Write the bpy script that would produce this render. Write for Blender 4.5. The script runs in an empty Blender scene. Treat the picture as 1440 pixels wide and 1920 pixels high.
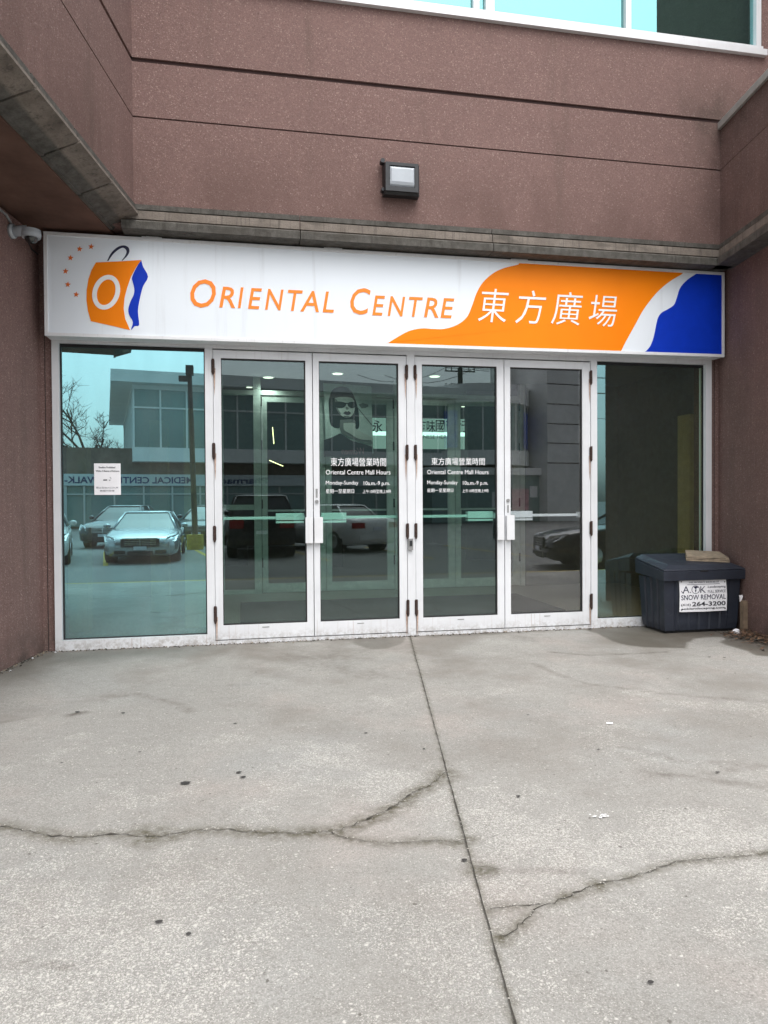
import bpy, bmesh, math, random
import numpy as np
from mathutils import Vector, Matrix
R = math.radians
random.seed(7)
SC = bpy.context.scene
COL = SC.collection

# ------------------------------------------------------------------ camera
F_PX, EYE = 1350.0, 1.4                     # focal length in photo pixels, eye height
TH, PITCH, ROLL = math.atan(F_PX / 6887.), math.atan(20.2 / F_PX), 0.00636
fw0 = Vector((math.sin(TH), math.cos(TH), 0)); rt0 = Vector((math.cos(TH), -math.sin(TH), 0)); up0 = Vector((0, 0, 1))
FW = fw0 * math.cos(PITCH) - up0 * math.sin(PITCH)
UP = up0 * math.cos(PITCH) + fw0 * math.sin(PITCH)
RT = rt0 * math.cos(ROLL) - UP * math.sin(ROLL)
UP = UP * math.cos(ROLL) + rt0 * math.sin(ROLL)
CAM = Vector((0, -7.2774, EYE))
cam = bpy.data.cameras.new('camera'); co = bpy.data.objects.new('camera', cam); COL.objects.link(co)
m = Matrix((RT, UP, -FW)).transposed().to_4x4(); m.translation = CAM
co.matrix_world = m
cam.sensor_fit = 'VERTICAL'; cam.sensor_height = 24.0; cam.lens = 24.0 * F_PX / 1920.0
cam.clip_start = 0.05; cam.clip_end = 2000
SC.camera = co

# ------------------------------------------------------------------ light
SUN_EL, SUN_AZ = R(62), math.pi - R(8)
w = bpy.data.worlds.new('World'); SC.world = w; w.use_nodes = True
nt = w.node_tree; nt.nodes.clear()
sky = nt.nodes.new('ShaderNodeTexSky'); sky.sky_type = 'NISHITA'; sky.sun_disc = False
sky.sun_elevation = SUN_EL; sky.sun_rotation = SUN_AZ; sky.dust_density = 4.0; sky.air_density = 1.2
hs = nt.nodes.new('ShaderNodeHueSaturation'); hs.inputs['Saturation'].default_value = 0.22
bg = nt.nodes.new('ShaderNodeBackground'); bg.inputs['Strength'].default_value = 0.15
wo = nt.nodes.new('ShaderNodeOutputWorld')
nt.links.new(sky.outputs[0], hs.inputs['Color']); nt.links.new(hs.outputs[0], bg.inputs[0]); nt.links.new(bg.outputs[0], wo.inputs[0])
sl = bpy.data.lights.new('sun', 'SUN'); sl.energy = 0.5; sl.angle = R(70); sl.color = (1, .97, .92)
so = bpy.data.objects.new('sun', sl); COL.objects.link(so)
sd = Vector((math.sin(SUN_AZ) * math.cos(SUN_EL), math.cos(SUN_AZ) * math.cos(SUN_EL), math.sin(SUN_EL)))
so.rotation_euler = sd.to_track_quat('Z', 'Y').to_euler(); so.location = (0, -30, 30)
SC.view_settings.view_transform = 'Standard'; SC.view_settings.look = 'None'
SC.view_settings.exposure = 1.02; SC.view_settings.gamma = 1.0
SC.cycles.max_bounces = 10; SC.cycles.transparent_max_bounces = 16; SC.cycles.glossy_bounces = 5

# ------------------------------------------------------------------ survey helper: a photo pixel on the plane y = const
def fp(px, py, y=0.0):
    d = FW + RT * ((px - 720) / F_PX) - UP * ((py - 960) / F_PX)
    t = (y - CAM.y) / d.y
    p = CAM + d * t
    return p.x, p.z
def gp(px, py, z=0.0):
    d = FW + RT * ((px - 720) / F_PX) - UP * ((py - 960) / F_PX)
    t = (z - CAM.z) / d.z
    p = CAM + d * t
    return p.x, p.y

# ------------------------------------------------------------------ materials
class NT:
    def __init__(s, name):
        s.m = bpy.data.materials.new(name); s.m.use_nodes = True; s.t = s.m.node_tree; s.t.nodes.clear()
        s.out = s.n('ShaderNodeOutputMaterial')
    def n(s, k, **kw):
        nd = s.t.nodes.new(k)
        for a, b in kw.items(): setattr(nd, a, b)
        return nd
    def l(s, a, b): s.t.links.new(a, b)
    def v(s, node, key, val):
        if hasattr(val, 'is_linked') or isinstance(val, bpy.types.NodeSocket): s.l(val, node.inputs[key])
        else: node.inputs[key].default_value = val
    def co(s):
        if not hasattr(s, '_co'): s._co = s.n('ShaderNodeTexCoord').outputs['Object']
        return s._co
    def map(s, scale, rot=(0, 0, 0)):
        a = s.n('ShaderNodeMapping'); a.inputs['Scale'].default_value = scale; a.inputs['Rotation'].default_value = rot
        s.l(s.co(), a.inputs['Vector']); return a.outputs[0]
    def noise(s, scale, detail=4, rough=.6, vec=None):
        a = s.n('ShaderNodeTexNoise'); a.inputs['Scale'].default_value = scale; a.inputs['Detail'].default_value = detail; a.inputs['Roughness'].default_value = rough
        s.l(vec if vec else s.co(), a.inputs['Vector']); return a.outputs['Fac']
    def voro(s, scale, vec=None, rnd=1.0):
        a = s.n('ShaderNodeTexVoronoi'); a.inputs['Scale'].default_value = scale; a.inputs['Randomness'].default_value = rnd
        s.l(vec if vec else s.co(), a.inputs['Vector']); return a.outputs['Distance'], a.outputs['Color']
    def rng(s, val, a, b, c=0., d=1., smooth=False):
        q = s.n('ShaderNodeMapRange'); q.interpolation_type = 'SMOOTHSTEP' if smooth else 'LINEAR'
        s.l(val, q.inputs[0])
        for i, x in enumerate((a, b, c, d)): s.v(q, i + 1, x)
        return q.outputs[0]
    def math(s, op, a, b=None):
        q = s.n('ShaderNodeMath', operation=op); s.v(q, 0, a)
        if b is not None: s.v(q, 1, b)
        return q.outputs[0]
    def mix(s, f, a, b, mode='MIX'):
        q = s.n('ShaderNodeMix', data_type='RGBA', blend_type=mode)
        s.v(q, 0, f)
        for k, x in ((6, a), (7, b)):
            if isinstance(x, tuple): q.inputs[k].default_value = (*x, 1) if len(x) == 3 else x
            else: s.l(x, q.inputs[k])
        return q.outputs[2]
    def attr(s, name):
        a = s.n('ShaderNodeAttribute'); a.attribute_name = name; return a.outputs['Fac']
    def sepz(s):
        a = s.n('ShaderNodeSeparateXYZ'); s.l(s.co(), a.inputs[0]); return a.outputs
    def bsdf(s, col, rough=.6, metal=0., bump=None, bstr=.3, bdist=.01, spec=.5):
        b = s.n('ShaderNodeBsdfPrincipled')
        if isinstance(col, tuple): b.inputs['Base Color'].default_value = (*col, 1)
        else: s.l(col, b.inputs['Base Color'])
        s.v(b, 'Roughness', rough); s.v(b, 'Metallic', metal); b.inputs['Specular IOR Level'].default_value = spec
        if bump is not None:
            q = s.n('ShaderNodeBump'); q.inputs['Strength'].default_value = bstr; q.inputs['Distance'].default_value = bdist
            s.l(bump, q.inputs['Height']); s.l(q.outputs[0], b.inputs['Normal'])
        s.l(b.outputs[0], s.out.inputs[0]); return s.m

def m_plain(name, col, rough=.6, metal=0., var=.12, scale=9., spec=.5):
    t = NT(name); n = t.noise(scale, 5)
    lo = tuple(c * (1 - var) for c in col); hi = tuple(min(1, c * (1 + var)) for c in col)
    return t.bsdf(t.mix(t.rng(n, .3, .7), lo, hi), rough, metal, bump=t.noise(scale * 14, 3), bstr=.08, spec=spec)

def m_stucco(name, base=(.246, .155, .140), dark=False):
    t = NT(name)
    big = t.noise(.9, 4, .55); mid = t.noise(7, 5, .6); fine = t.noise(85, 3, .7)
    wv = t.n('ShaderNodeVectorMath', operation='ADD'); t.l(t.co(), wv.inputs[0])
    nz = t.n('ShaderNodeTexNoise'); nz.inputs['Scale'].default_value = 60; t.l(t.co(), nz.inputs['Vector'])
    sc = t.n('ShaderNodeVectorMath', operation='SCALE'); t.l(nz.outputs['Color'], sc.inputs[0]); sc.inputs['Scale'].default_value = .014; t.l(sc.outputs[0], wv.inputs[1])
    c = t.mix(t.rng(big, .3, .7), tuple(x * .9 for x in base), tuple(x * 1.08 for x in base))
    c = t.mix(t.rng(mid, .3, .7, .0, .35), c, tuple(x * .72 for x in base))
    c = t.mix(t.rng(fine, .35, .7, 0, .55), c, tuple(x * .6 for x in base))
    fl = None
    for sca, th, am in ((42, .90, .42), (66, .78, .55), (105, .66, .55), (160, .60, .45)):
        d, k = t.voro(sca, wv.outputs[0])
        ks = t.n('ShaderNodeSeparateColor'); t.l(k, ks.inputs[0])
        f = t.math('MULTIPLY', t.rng(ks.outputs[0], th, th + .12), t.rng(d, .5, .2))
        c = t.mix(t.math('MULTIPLY', f, am), c, t.mix(ks.outputs[1], (.36, .235, .20), (.64, .51, .47)))
        fd = t.math('MULTIPLY', t.rng(ks.outputs[2], th, th + .1), t.rng(d, .5, .25))
        c = t.mix(t.math('MULTIPLY', fd, .5), c, (.10, .062, .055))
        fl = f if fl is None else t.math('MAXIMUM', fl, f)
    # rain streaks and grime, with shade painted in above the ledge
    st = t.noise(1.0, 5, .65, t.map((2.6, 2.6, .32)))
    c = t.mix(t.rng(st, .54, .76, 0, .5, True), c, (.105, .078, .062))
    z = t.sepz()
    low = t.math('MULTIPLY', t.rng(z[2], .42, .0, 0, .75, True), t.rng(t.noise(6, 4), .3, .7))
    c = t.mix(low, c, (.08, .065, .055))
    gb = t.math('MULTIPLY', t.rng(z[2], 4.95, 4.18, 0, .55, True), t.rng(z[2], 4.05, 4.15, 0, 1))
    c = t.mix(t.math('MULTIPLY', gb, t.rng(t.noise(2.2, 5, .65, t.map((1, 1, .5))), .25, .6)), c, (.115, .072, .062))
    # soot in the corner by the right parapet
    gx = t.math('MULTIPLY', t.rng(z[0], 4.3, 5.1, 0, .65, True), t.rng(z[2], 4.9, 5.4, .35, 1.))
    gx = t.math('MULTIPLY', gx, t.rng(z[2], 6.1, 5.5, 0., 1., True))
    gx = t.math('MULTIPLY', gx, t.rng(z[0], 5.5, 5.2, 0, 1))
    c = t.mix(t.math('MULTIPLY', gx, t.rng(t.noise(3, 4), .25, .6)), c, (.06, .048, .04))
    return t.bsdf(c, .9, bump=t.math('ADD', t.math('MULTIPLY', fine, .6), t.math('MULTIPLY', fl, .8)), bstr=.55, bdist=.008, spec=.2)

def m_ledge(name):
    t = NT(name); z = t.sepz()
    grain = t.noise(75, 4, .7)
    lite = t.mix(t.rng(t.noise(6, 6), .3, .7), (.175, .148, .126), (.275, .238, .206))      # middle band, washed
    grey = t.mix(t.rng(t.noise(11, 6, .7), .3, .7), (.062, .058, .052), (.155, .148, .134))    # weathered bands
    up = t.rng(z[2], 4.072, 4.078); lo = t.rng(z[2], 3.988, 3.978)
    c = t.mix(t.math('MAXIMUM', up, lo), lite, grey)
    st = t.noise(1.0, 6, .7, t.map((26, 26, .9)))
    c = t.mix(t.rng(st, .5, .72, 0, .75, True), c, (.06, .055, .048))
    st2 = t.noise(1.0, 4, .6, t.map((3.2, 3.2, 9)))
    c = t.mix(t.rng(st2, .5, .7, 0, .6, True), c, (.075, .068, .058))
    c = t.mix(t.rng(grain, .45, .75, 0, .5), c, (.09, .082, .072))
    return t.bsdf(c, .9, bump=t.math('ADD', grain, t.noise(18, 5, .7)), bstr=.6, bdist=.01, spec=.2)

def m_alu(name, col=(.80, .805, .82), rough=.42, metal=.0, rust=True):
    t = NT(name)
    c = t.mix(t.rng(t.noise(3, 5), .3, .7), tuple(x * .9 for x in col), col)
    sm = t.noise(1, 5, .65, t.map((30, 30, 1.2)))
    c = t.mix(t.rng(sm, .55, .8, 0, .32, True), c, (.42, .40, .38))
    z = t.sepz()
    lo = t.math('MULTIPLY', t.rng(z[2], .16, .0, 0, 1, True), t.rng(t.noise(22, 6, .75), .42, .66))
    c = t.mix(t.math('MULTIPLY', lo, .75), c, (.23, .195, .155))
    if rust:
        rs = t.math('MULTIPLY', t.rng(t.noise(1, 4, .6, t.map((60, 60, .9))), .62, .74), t.rng(z[2], 1.1, .1, 0, .6, True))
        c = t.mix(rs, c, (.27, .115, .045))
    return t.bsdf(c, t.rng(t.noise(20, 3), .3, .7, rough - .08, rough + .12), metal, bump=t.noise(40, 3), bstr=.04)

def m_glass(name, refl, rtint, ttint, streak=True, wob=.0, film=.0):
    """pane: part mirror, part tinted see-through; the inner face passes light untinted"""
    t = NT(name)
    g = t.n('ShaderNodeBsdfGlossy'); g.inputs['Roughness'].default_value = 0.0; g.inputs['Color'].default_value = (*rtint, 1)
    tr = t.n('ShaderNodeBsdfTransparent'); tr.inputs[0].default_value = (*ttint, 1)
    fr = t.n('ShaderNodeFresnel'); fr.inputs['IOR'].default_value = 1.5
    f = t.math('ADD', refl, t.math('MULTIPLY', t.math('SUBTRACT', fr.outputs[0], .04), 1.0))
    if streak:
        f = t.math('MULTIPLY', f, t.rng(t.noise(1, 4, .6, t.map((5, 5, 1.1))), .25, .75, .93, 1.05))
    mx = t.n('ShaderNodeMixShader'); t.l(t.math('MINIMUM', f, 1.0), mx.inputs[0]); t.l(tr.outputs[0], mx.inputs[1]); t.l(g.outputs[0], mx.inputs[2])
    if wob:
        q = t.n('ShaderNodeBump'); q.inputs['Strength'].default_value = wob; q.inputs['Distance'].default_value = .01
        t.l(t.noise(1.7, 1, .4), q.inputs['Height']); t.l(q.outputs[0], g.inputs['Normal'])
    # faint dust film
    df = t.n('ShaderNodeBsdfDiffuse'); df.inputs[0].default_value = (.45, .45, .42, 1)
    z = t.sepz()
    dust = t.math('ADD', t.math('ADD', t.rng(t.noise(260, 2, .5), .58, .8, 0, .12), t.rng(t.noise(1, 5, .65, t.map((4, 4, 1.4))), .3, .75, film * .3, film * 1.7)), t.math('MULTIPLY', t.rng(z[2], .5, .1, 0, .16, True), t.rng(t.noise(90, 4), .35, .7)))
    m2 = t.n('ShaderNodeMixShader'); t.l(dust, m2.inputs[0]); t.l(mx.outputs[0], m2.inputs[1]); t.l(df.outputs[0], m2.inputs[2])
    geo = t.n('ShaderNodeNewGeometry'); t2 = t.n('ShaderNodeBsdfTransparent')
    m3 = t.n('ShaderNodeMixShader'); t.l(geo.outputs['Backfacing'], m3.inputs[0]); t.l(m2.outputs[0], m3.inputs[1]); t.l(t2.outputs[0], m3.inputs[2])
    t.l(m3.outputs[0], t.out.inputs[0]); return t.m

def m_emit(name, col, s):
    t = NT(name); e = t.n('ShaderNodeEmission'); e.inputs[0].default_value = (*col, 1); e.inputs[1].default_value = s
    t.l(e.outputs[0], t.out.inputs[0]); return t.m

def m_concrete():
    t = NT('worn_concrete')
    big = t.noise(.55, 5, .6); mid = t.noise(3.2, 6, .65); fine = t.noise(60, 4, .7); tint = t.noise(.9, 4); tint2 = t.noise(.8, 3, .5, t.map((1, 1, 1), (0, 0, 2.1)))
    c = t.mix(t.rng(big, .3, .7), (.295, .29, .272), (.405, .395, .37))
    c = t.mix(t.rng(mid, .32, .68, 0, .6), c, (.27, .262, .243))
    c = t.mix(t.rng(tint, .5, .7, 0, .5, True), c, (.41, .355, .325))
    c = t.mix(t.rng(tint2, .5, .7, 0, .4, True), c, (.32, .335, .33))
    c = t.mix(t.rng(t.noise(14, 5, .7), .45, .72, 0, .45), c, (.20, .19, .17))
    c = t.mix(t.rng(fine, .42, .72, 0, .6), c, (.165, .157, .142))
    c = t.mix(t.rng(t.noise(170, 3, .7), .5, .72, 0, .75), c, (.54, .525, .49))
    c = t.mix(t.rng(t.noise(130, 3, .7, t.map((1, 1, 1), (0, 0, .8))), .52, .74, 0, .75), c, (.125, .12, .107))
    wv = t.n('ShaderNodeVectorMath', operation='ADD'); t.l(t.co(), wv.inputs[0])
    nz = t.n('ShaderNodeTexNoise'); nz.inputs['Scale'].default_value = 38; t.l(t.co(), nz.inputs['Vector'])
    sc = t.n('ShaderNodeVectorMath', operation='SCALE'); t.l(nz.outputs['Color'], sc.inputs[0]); sc.inputs['Scale'].default_value = .022
    t.l(sc.outputs[0], wv.inputs[1])
    z = t.sepz()
    dens = t.rng(t.math('ADD', t.math('ADD', t.noise(1.15, 3, .55), t.math('MULTIPLY', t.math('SUBTRACT', t.noise(5.5, 4, .6), .5), .55)), t.rng(z[1], -1.0, -4.6, -.22, .05)), .46, .66, 0, 1, True)
    chips = None
    for sca, th in ((78, .88), (132, .76), (215, .68)):
        d, k = t.voro(sca, wv.outputs[0]); ks = t.n('ShaderNodeSeparateColor'); t.l(k, ks.inputs[0])
        thr = t.rng(dens, 0, 1, .985, th - .16)
        mk = t.math('MULTIPLY', t.math('GREATER_THAN', ks.outputs[0], thr), t.rng(d, .52, .22))
        chips = mk if chips is None else t.math('MAXIMUM', chips, mk)
    c = t.mix(t.math('MULTIPLY', chips, .68), c, (.66, .64, .595))
    dd, kk = t.voro(26, wv.outputs[0]); k2 = t.n('ShaderNodeSeparateColor'); t.l(kk, k2.inputs[0])
    pit = t.math('MULTIPLY', t.math('GREATER_THAN', k2.outputs[1], .955), t.rng(dd, .2, .13))
    c = t.mix(t.math('MULTIPLY', pit, .75), c, (.10, .09, .08))
    dmp = t.math('MULTIPLY', t.rng(t.noise(.75, 5, .62), .47, .66, 0, .62, True), t.rng(z[1], -5.0, -1.5, .3, 1.))
    c = t.mix(dmp, c, (.19, .172, .15))
    wet_shade = t.attr('wet_shade'); stain = t.attr('stain'); moss = t.attr('moss')
    wn = t.math('MULTIPLY', wet_shade, t.rng(t.noise(5, 4), .2, .6, .75, 1))
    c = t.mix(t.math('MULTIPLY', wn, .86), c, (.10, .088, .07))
    c = t.mix(t.math('MULTIPLY', stain, t.rng(t.noise(7, 5, .7), .3, .65)), c, (.10, .085, .07))
    c = t.mix(t.math('MULTIPLY', moss, t.rng(t.noise(22, 5, .7), .3, .6)), c, (.095, .085, .058))
    rg = t.rng(wet_shade, 0, 1, .86, .5)
    return t.bsdf(c, rg, bump=t.math('ADD', t.math('MULTIPLY', fine, .7), t.math('MULTIPLY', chips, .5)), bstr=.45, bdist=.008, spec=.3)

def m_asphalt():
    t = NT('asphalt')
    c = t.mix(t.rng(t.noise(.3, 5), .3, .7), (.13, .13, .128), (.20, .197, .19))
    c = t.mix(t.rng(t.noise(70, 3), .45, .75, 0, .5), c, (.3, .3, .3))
    return t.bsdf(c, .85, bump=t.noise(90, 3), bstr=.3)

def m_paint(name, col, rough=.22, metal=.3):
    t = NT(name); b = t.n('ShaderNodeBsdfPrincipled')
    t.l(t.mix(t.rng(t.noise(2.2, 4), .3, .7), tuple(x * .88 for x in col), col), b.inputs['Base Color'])
    b.inputs['Roughness'].default_value = rough; b.inputs['Metallic'].default_value = metal; b.inputs['Coat Weight'].default_value = .7; b.inputs['Coat Roughness'].default_value = .05
    t.l(b.outputs[0], t.out.inputs[0]); return t.m

M = {}
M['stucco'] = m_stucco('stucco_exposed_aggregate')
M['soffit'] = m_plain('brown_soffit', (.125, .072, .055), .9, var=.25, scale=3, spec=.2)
M['ledge'] = m_ledge('weathered_precast')
M['joint'] = m_plain('dark_reveal', (.055, .03, .028), .9)
M['seam'] = m_plain('thin_seam', (.035, .028, .026), .9)
M['alu'] = m_alu('storefront_aluminium', (.75, .765, .79))
M['alu_clean'] = m_alu('clean_aluminium', (.80, .81, .83), .35, .1, False)
M['coping'] = m_plain('grey_coping', (.42, .42, .40), .55, .2)
M['gasket'] = m_plain('black_gasket', (.012, .012, .013), .6)
M['rust'] = m_plain('rusty_steel', (.055, .032, .026), .8, .2, var=.6, scale=60)
M['ruststain'] = m_plain('rust_stain', (.46, .33, .27), .7, var=.3, scale=40)
M['darkmetal'] = m_plain('dark_metal', (.03, .032, .035), .45, .3)
M['steel'] = m_plain('grey_steel', (.33, .33, .33), .4, .5)
M['glass_side'] = m_glass('sidelight_glass', .52, (.46, .92, 1.0), (.36, .45, .30), wob=.006, film=.06)
M['glass_right'] = m_glass('right_sidelight_glass', .27, (.50, .92, .98), (.80, .80, .52), wob=.006, film=.012)
M['glass_up'] = m_glass('upper_window_glass', .33, (.44, .96, 1.0), (.3, .4, .35), False)
M['glass_green'] = m_glass('green_door_glass', .135, (.76, .95, .98), (.47, .71, .63), wob=.0)
M['glass_clear'] = m_glass('grey_door_glass', .20, (.88, .92, .96), (.80, .84, .85), wob=.02)
M['signwhite'] = (lambda t: t.bsdf(t.mix(t.rng(t.noise(1, 5, .65, t.map((9, 9, .5))), .55, .8, 0, .45, True), (.79, .845, .90), (.54, .56, .59)), .32))(NT('sign_white'))
M['orange'] = (lambda t: t.bsdf(t.mix(t.rng(t.noise(.8, 3), .3, .7), (.86, .205, .0), (.97, .25, .0)), .5, spec=.2))(NT('sign_orange'))
M['orange_dk'] = m_plain('letter_orange', (.95, .24, .004), .45, var=.05)
M['star'] = m_plain('star_orange', (.70, .14, .01), .5, var=.05)
M['blue'] = m_plain('sign_blue', (.001, .034, .46), .5, var=.06, spec=.2)
M['navy'] = m_plain('navy', (.008, .010, .045), .45)
M['white'] = m_plain('white_vinyl', (.86, .87, .88), .5, var=.03)
M['paper'] = m_plain('white_paper', (.90, .90, .93), .8, var=.03)
M['ink'] = m_plain('ink', (.03, .03, .04), .7)
M['inkgrey'] = m_plain('grey_ink', (.16, .16, .19), .7)
M['plastic'] = m_plain('salt_bin_plastic', (.022, .027, .040), .48, var=.22, scale=5)
M['plastic'] = (lambda t: t.bsdf(t.mix(t.math('MULTIPLY', t.rng(t.noise(1, 6, .75, t.map((9, 9, 26))), .60, .74), t.rng(t.noise(3, 3), .45, .65)), t.mix(t.rng(t.noise(5, 5), .3, .7), (.017, .021, .032), (.027, .033, .049)), (.085, .092, .105)), t.rng(t.noise(8, 4), .3, .7, .42, .62), bump=t.noise(70, 3), bstr=.12))(NT('scuffed_salt_bin_plastic'))
M['slab'] = m_plain('paving_slab', (.25, .20, .145), .95, var=.3, scale=16)
M['wood'] = m_plain('weathered_wood', (.21, .155, .105), .9, var=.3, scale=14)
M['leaf'] = m_plain('dead_leaf', (.17, .10, .06), .9, var=.5, scale=30)
M['chip'] = m_plain('pale_stone_chip', (.50, .475, .43), .9, var=.3, scale=40)
M['dirt'] = m_plain('crack_dirt', (.048, .043, .035), .95, var=.4, scale=30)
M['gum'] = m_plain('black_gum', (.045, .042, .04), .8, var=.4)
M['concrete'] = m_concrete(); M['asphalt'] = m_asphalt()
M['yellow'] = m_plain('yellow_paint', (.50, .36, .04), .8, var=.3)
M['tile'] = m_plain('floor_tile', (.33, .30, .25), .3, var=.08)
M['mat'] = m_plain('carpet_mat', (.065, .058, .062), .95, var=.3, scale=30)
M['inner_wall'] = m_plain('interior_wall', (.20, .19, .16), .8)
M['ceil'] = m_plain('interior_ceiling', (.22, .22, .21), .8)
M['darkwall'] = m_plain('dark_interior', (.06, .055, .05), .8)
M['olive'] = m_plain('cream_yellow_panel', (.50, .45, .25), .7)
M['frame_in'] = m_plain('inner_aluminium', (.84, .84, .82), .45, .1)
M['lamp'] = m_emit('lit_lamp', (1, .92, .74), 1.3)
M['sparkle'] = m_emit('lit_yellow_tube', (1, .83, .40), 3.)
M['shopsign'] = m_emit('lit_shop_panel', (.80, 1, .90), .20)
M['shopglow'] = m_emit('lit_shop_tube', (.80, 1, .92), 1.1)
M['black'] = m_plain('black_print', (.012, .012, .015), .5)
M['skin'] = m_plain('grey_print_skin', (.78, .76, .74), .6)
M['pgrey'] = m_plain('pale_print_ground', (.86, .92, .91), .6)
M['pdress'] = m_plain('print_dress', (.07, .05, .07), .6)
M['pink'] = m_plain('pink_print', (.45, .2, .25), .6)
M['lens'] = m_plain('milky_lens', (.44, .48, .52), .2, var=.05)
M['chrome'] = m_plain('chrome', (.7, .7, .72), .12, .9)
M['carglass'] = m_plain('car_glass', (.015, .02, .022), .03, .0, spec=1.)
M['tyre'] = m_plain('tyre', (.02, .02, .02), .85)
M['redlens'] = m_plain('red_lens', (.35, .01, .012), .2)
M['headlens'] = m_plain('clear_lens', (.55, .58, .6), .1, .3)
M['amber'] = m_plain('amber_lens', (.5, .16, .02), .2)
M['plate'] = m_plain('licence_plate', (.7, .72, .78), .5)
M['facade'] = m_plain('pale_panel', (.88, .89, .88), .6, var=.06, scale=.7)
M['facade_grey'] = m_plain('grey_panel', (.60, .62, .61), .6, var=.08, scale=.7)
M['posterA'] = m_plain('pink_poster', (.62, .30, .36), .6, var=.5, scale=4)
M['brick'] = (lambda t: t.bsdf(t.mix(t.rng(t.noise(3, 4), .3, .7), (.16, .12, .10), (.24, .19, .16)), .9))(NT('brown_brick'))
M['winglass'] = m_plain('tinted_window', (.20, .31, .30), .06, spec=1.)
M['banner'] = m_plain('blue_banner', (.09, .17, .62), .6, var=.4, scale=3)
M['signband'] = m_plain('pale_sign_band', (.66, .72, .74), .5, var=.05)
M['signblue'] = m_plain('blue_letters', (.02, .08, .30), .5)
M['bark'] = m_plain('bark', (.085, .07, .06), .95)
M['pole'] = m_plain('pole_dark', (.03, .03, .03), .6)

# ------------------------------------------------------------------ object helpers
def tag(o, label=None, cat=None, group=None, kind=None):
    if label: o['label'] = label
    if cat: o['category'] = cat
    if group: o['group'] = group
    if kind: o['kind'] = kind
    return o
def thing(name, loc, label, cat, group=None, rz=0.):
    o = bpy.data.objects.new(name, None); COL.objects.link(o); o.empty_display_size = .2
    o.location = loc; o.rotation_euler = (0, 0, rz); tag(o, label, cat, group)
    return o
def base_matrix(o):
    mt = Matrix.LocRotScale(o.location, o.rotation_euler, o.scale)
    if o.parent: return base_matrix(o.parent) @ o.matrix_parent_inverse @ mt
    return mt
def link(name, me, parent=None, local=False):
    o = bpy.data.objects.new(name, me); COL.objects.link(o)
    if parent:
        o.parent = parent
        if not local: o.matrix_parent_inverse = base_matrix(parent).inverted()
    return o

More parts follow.
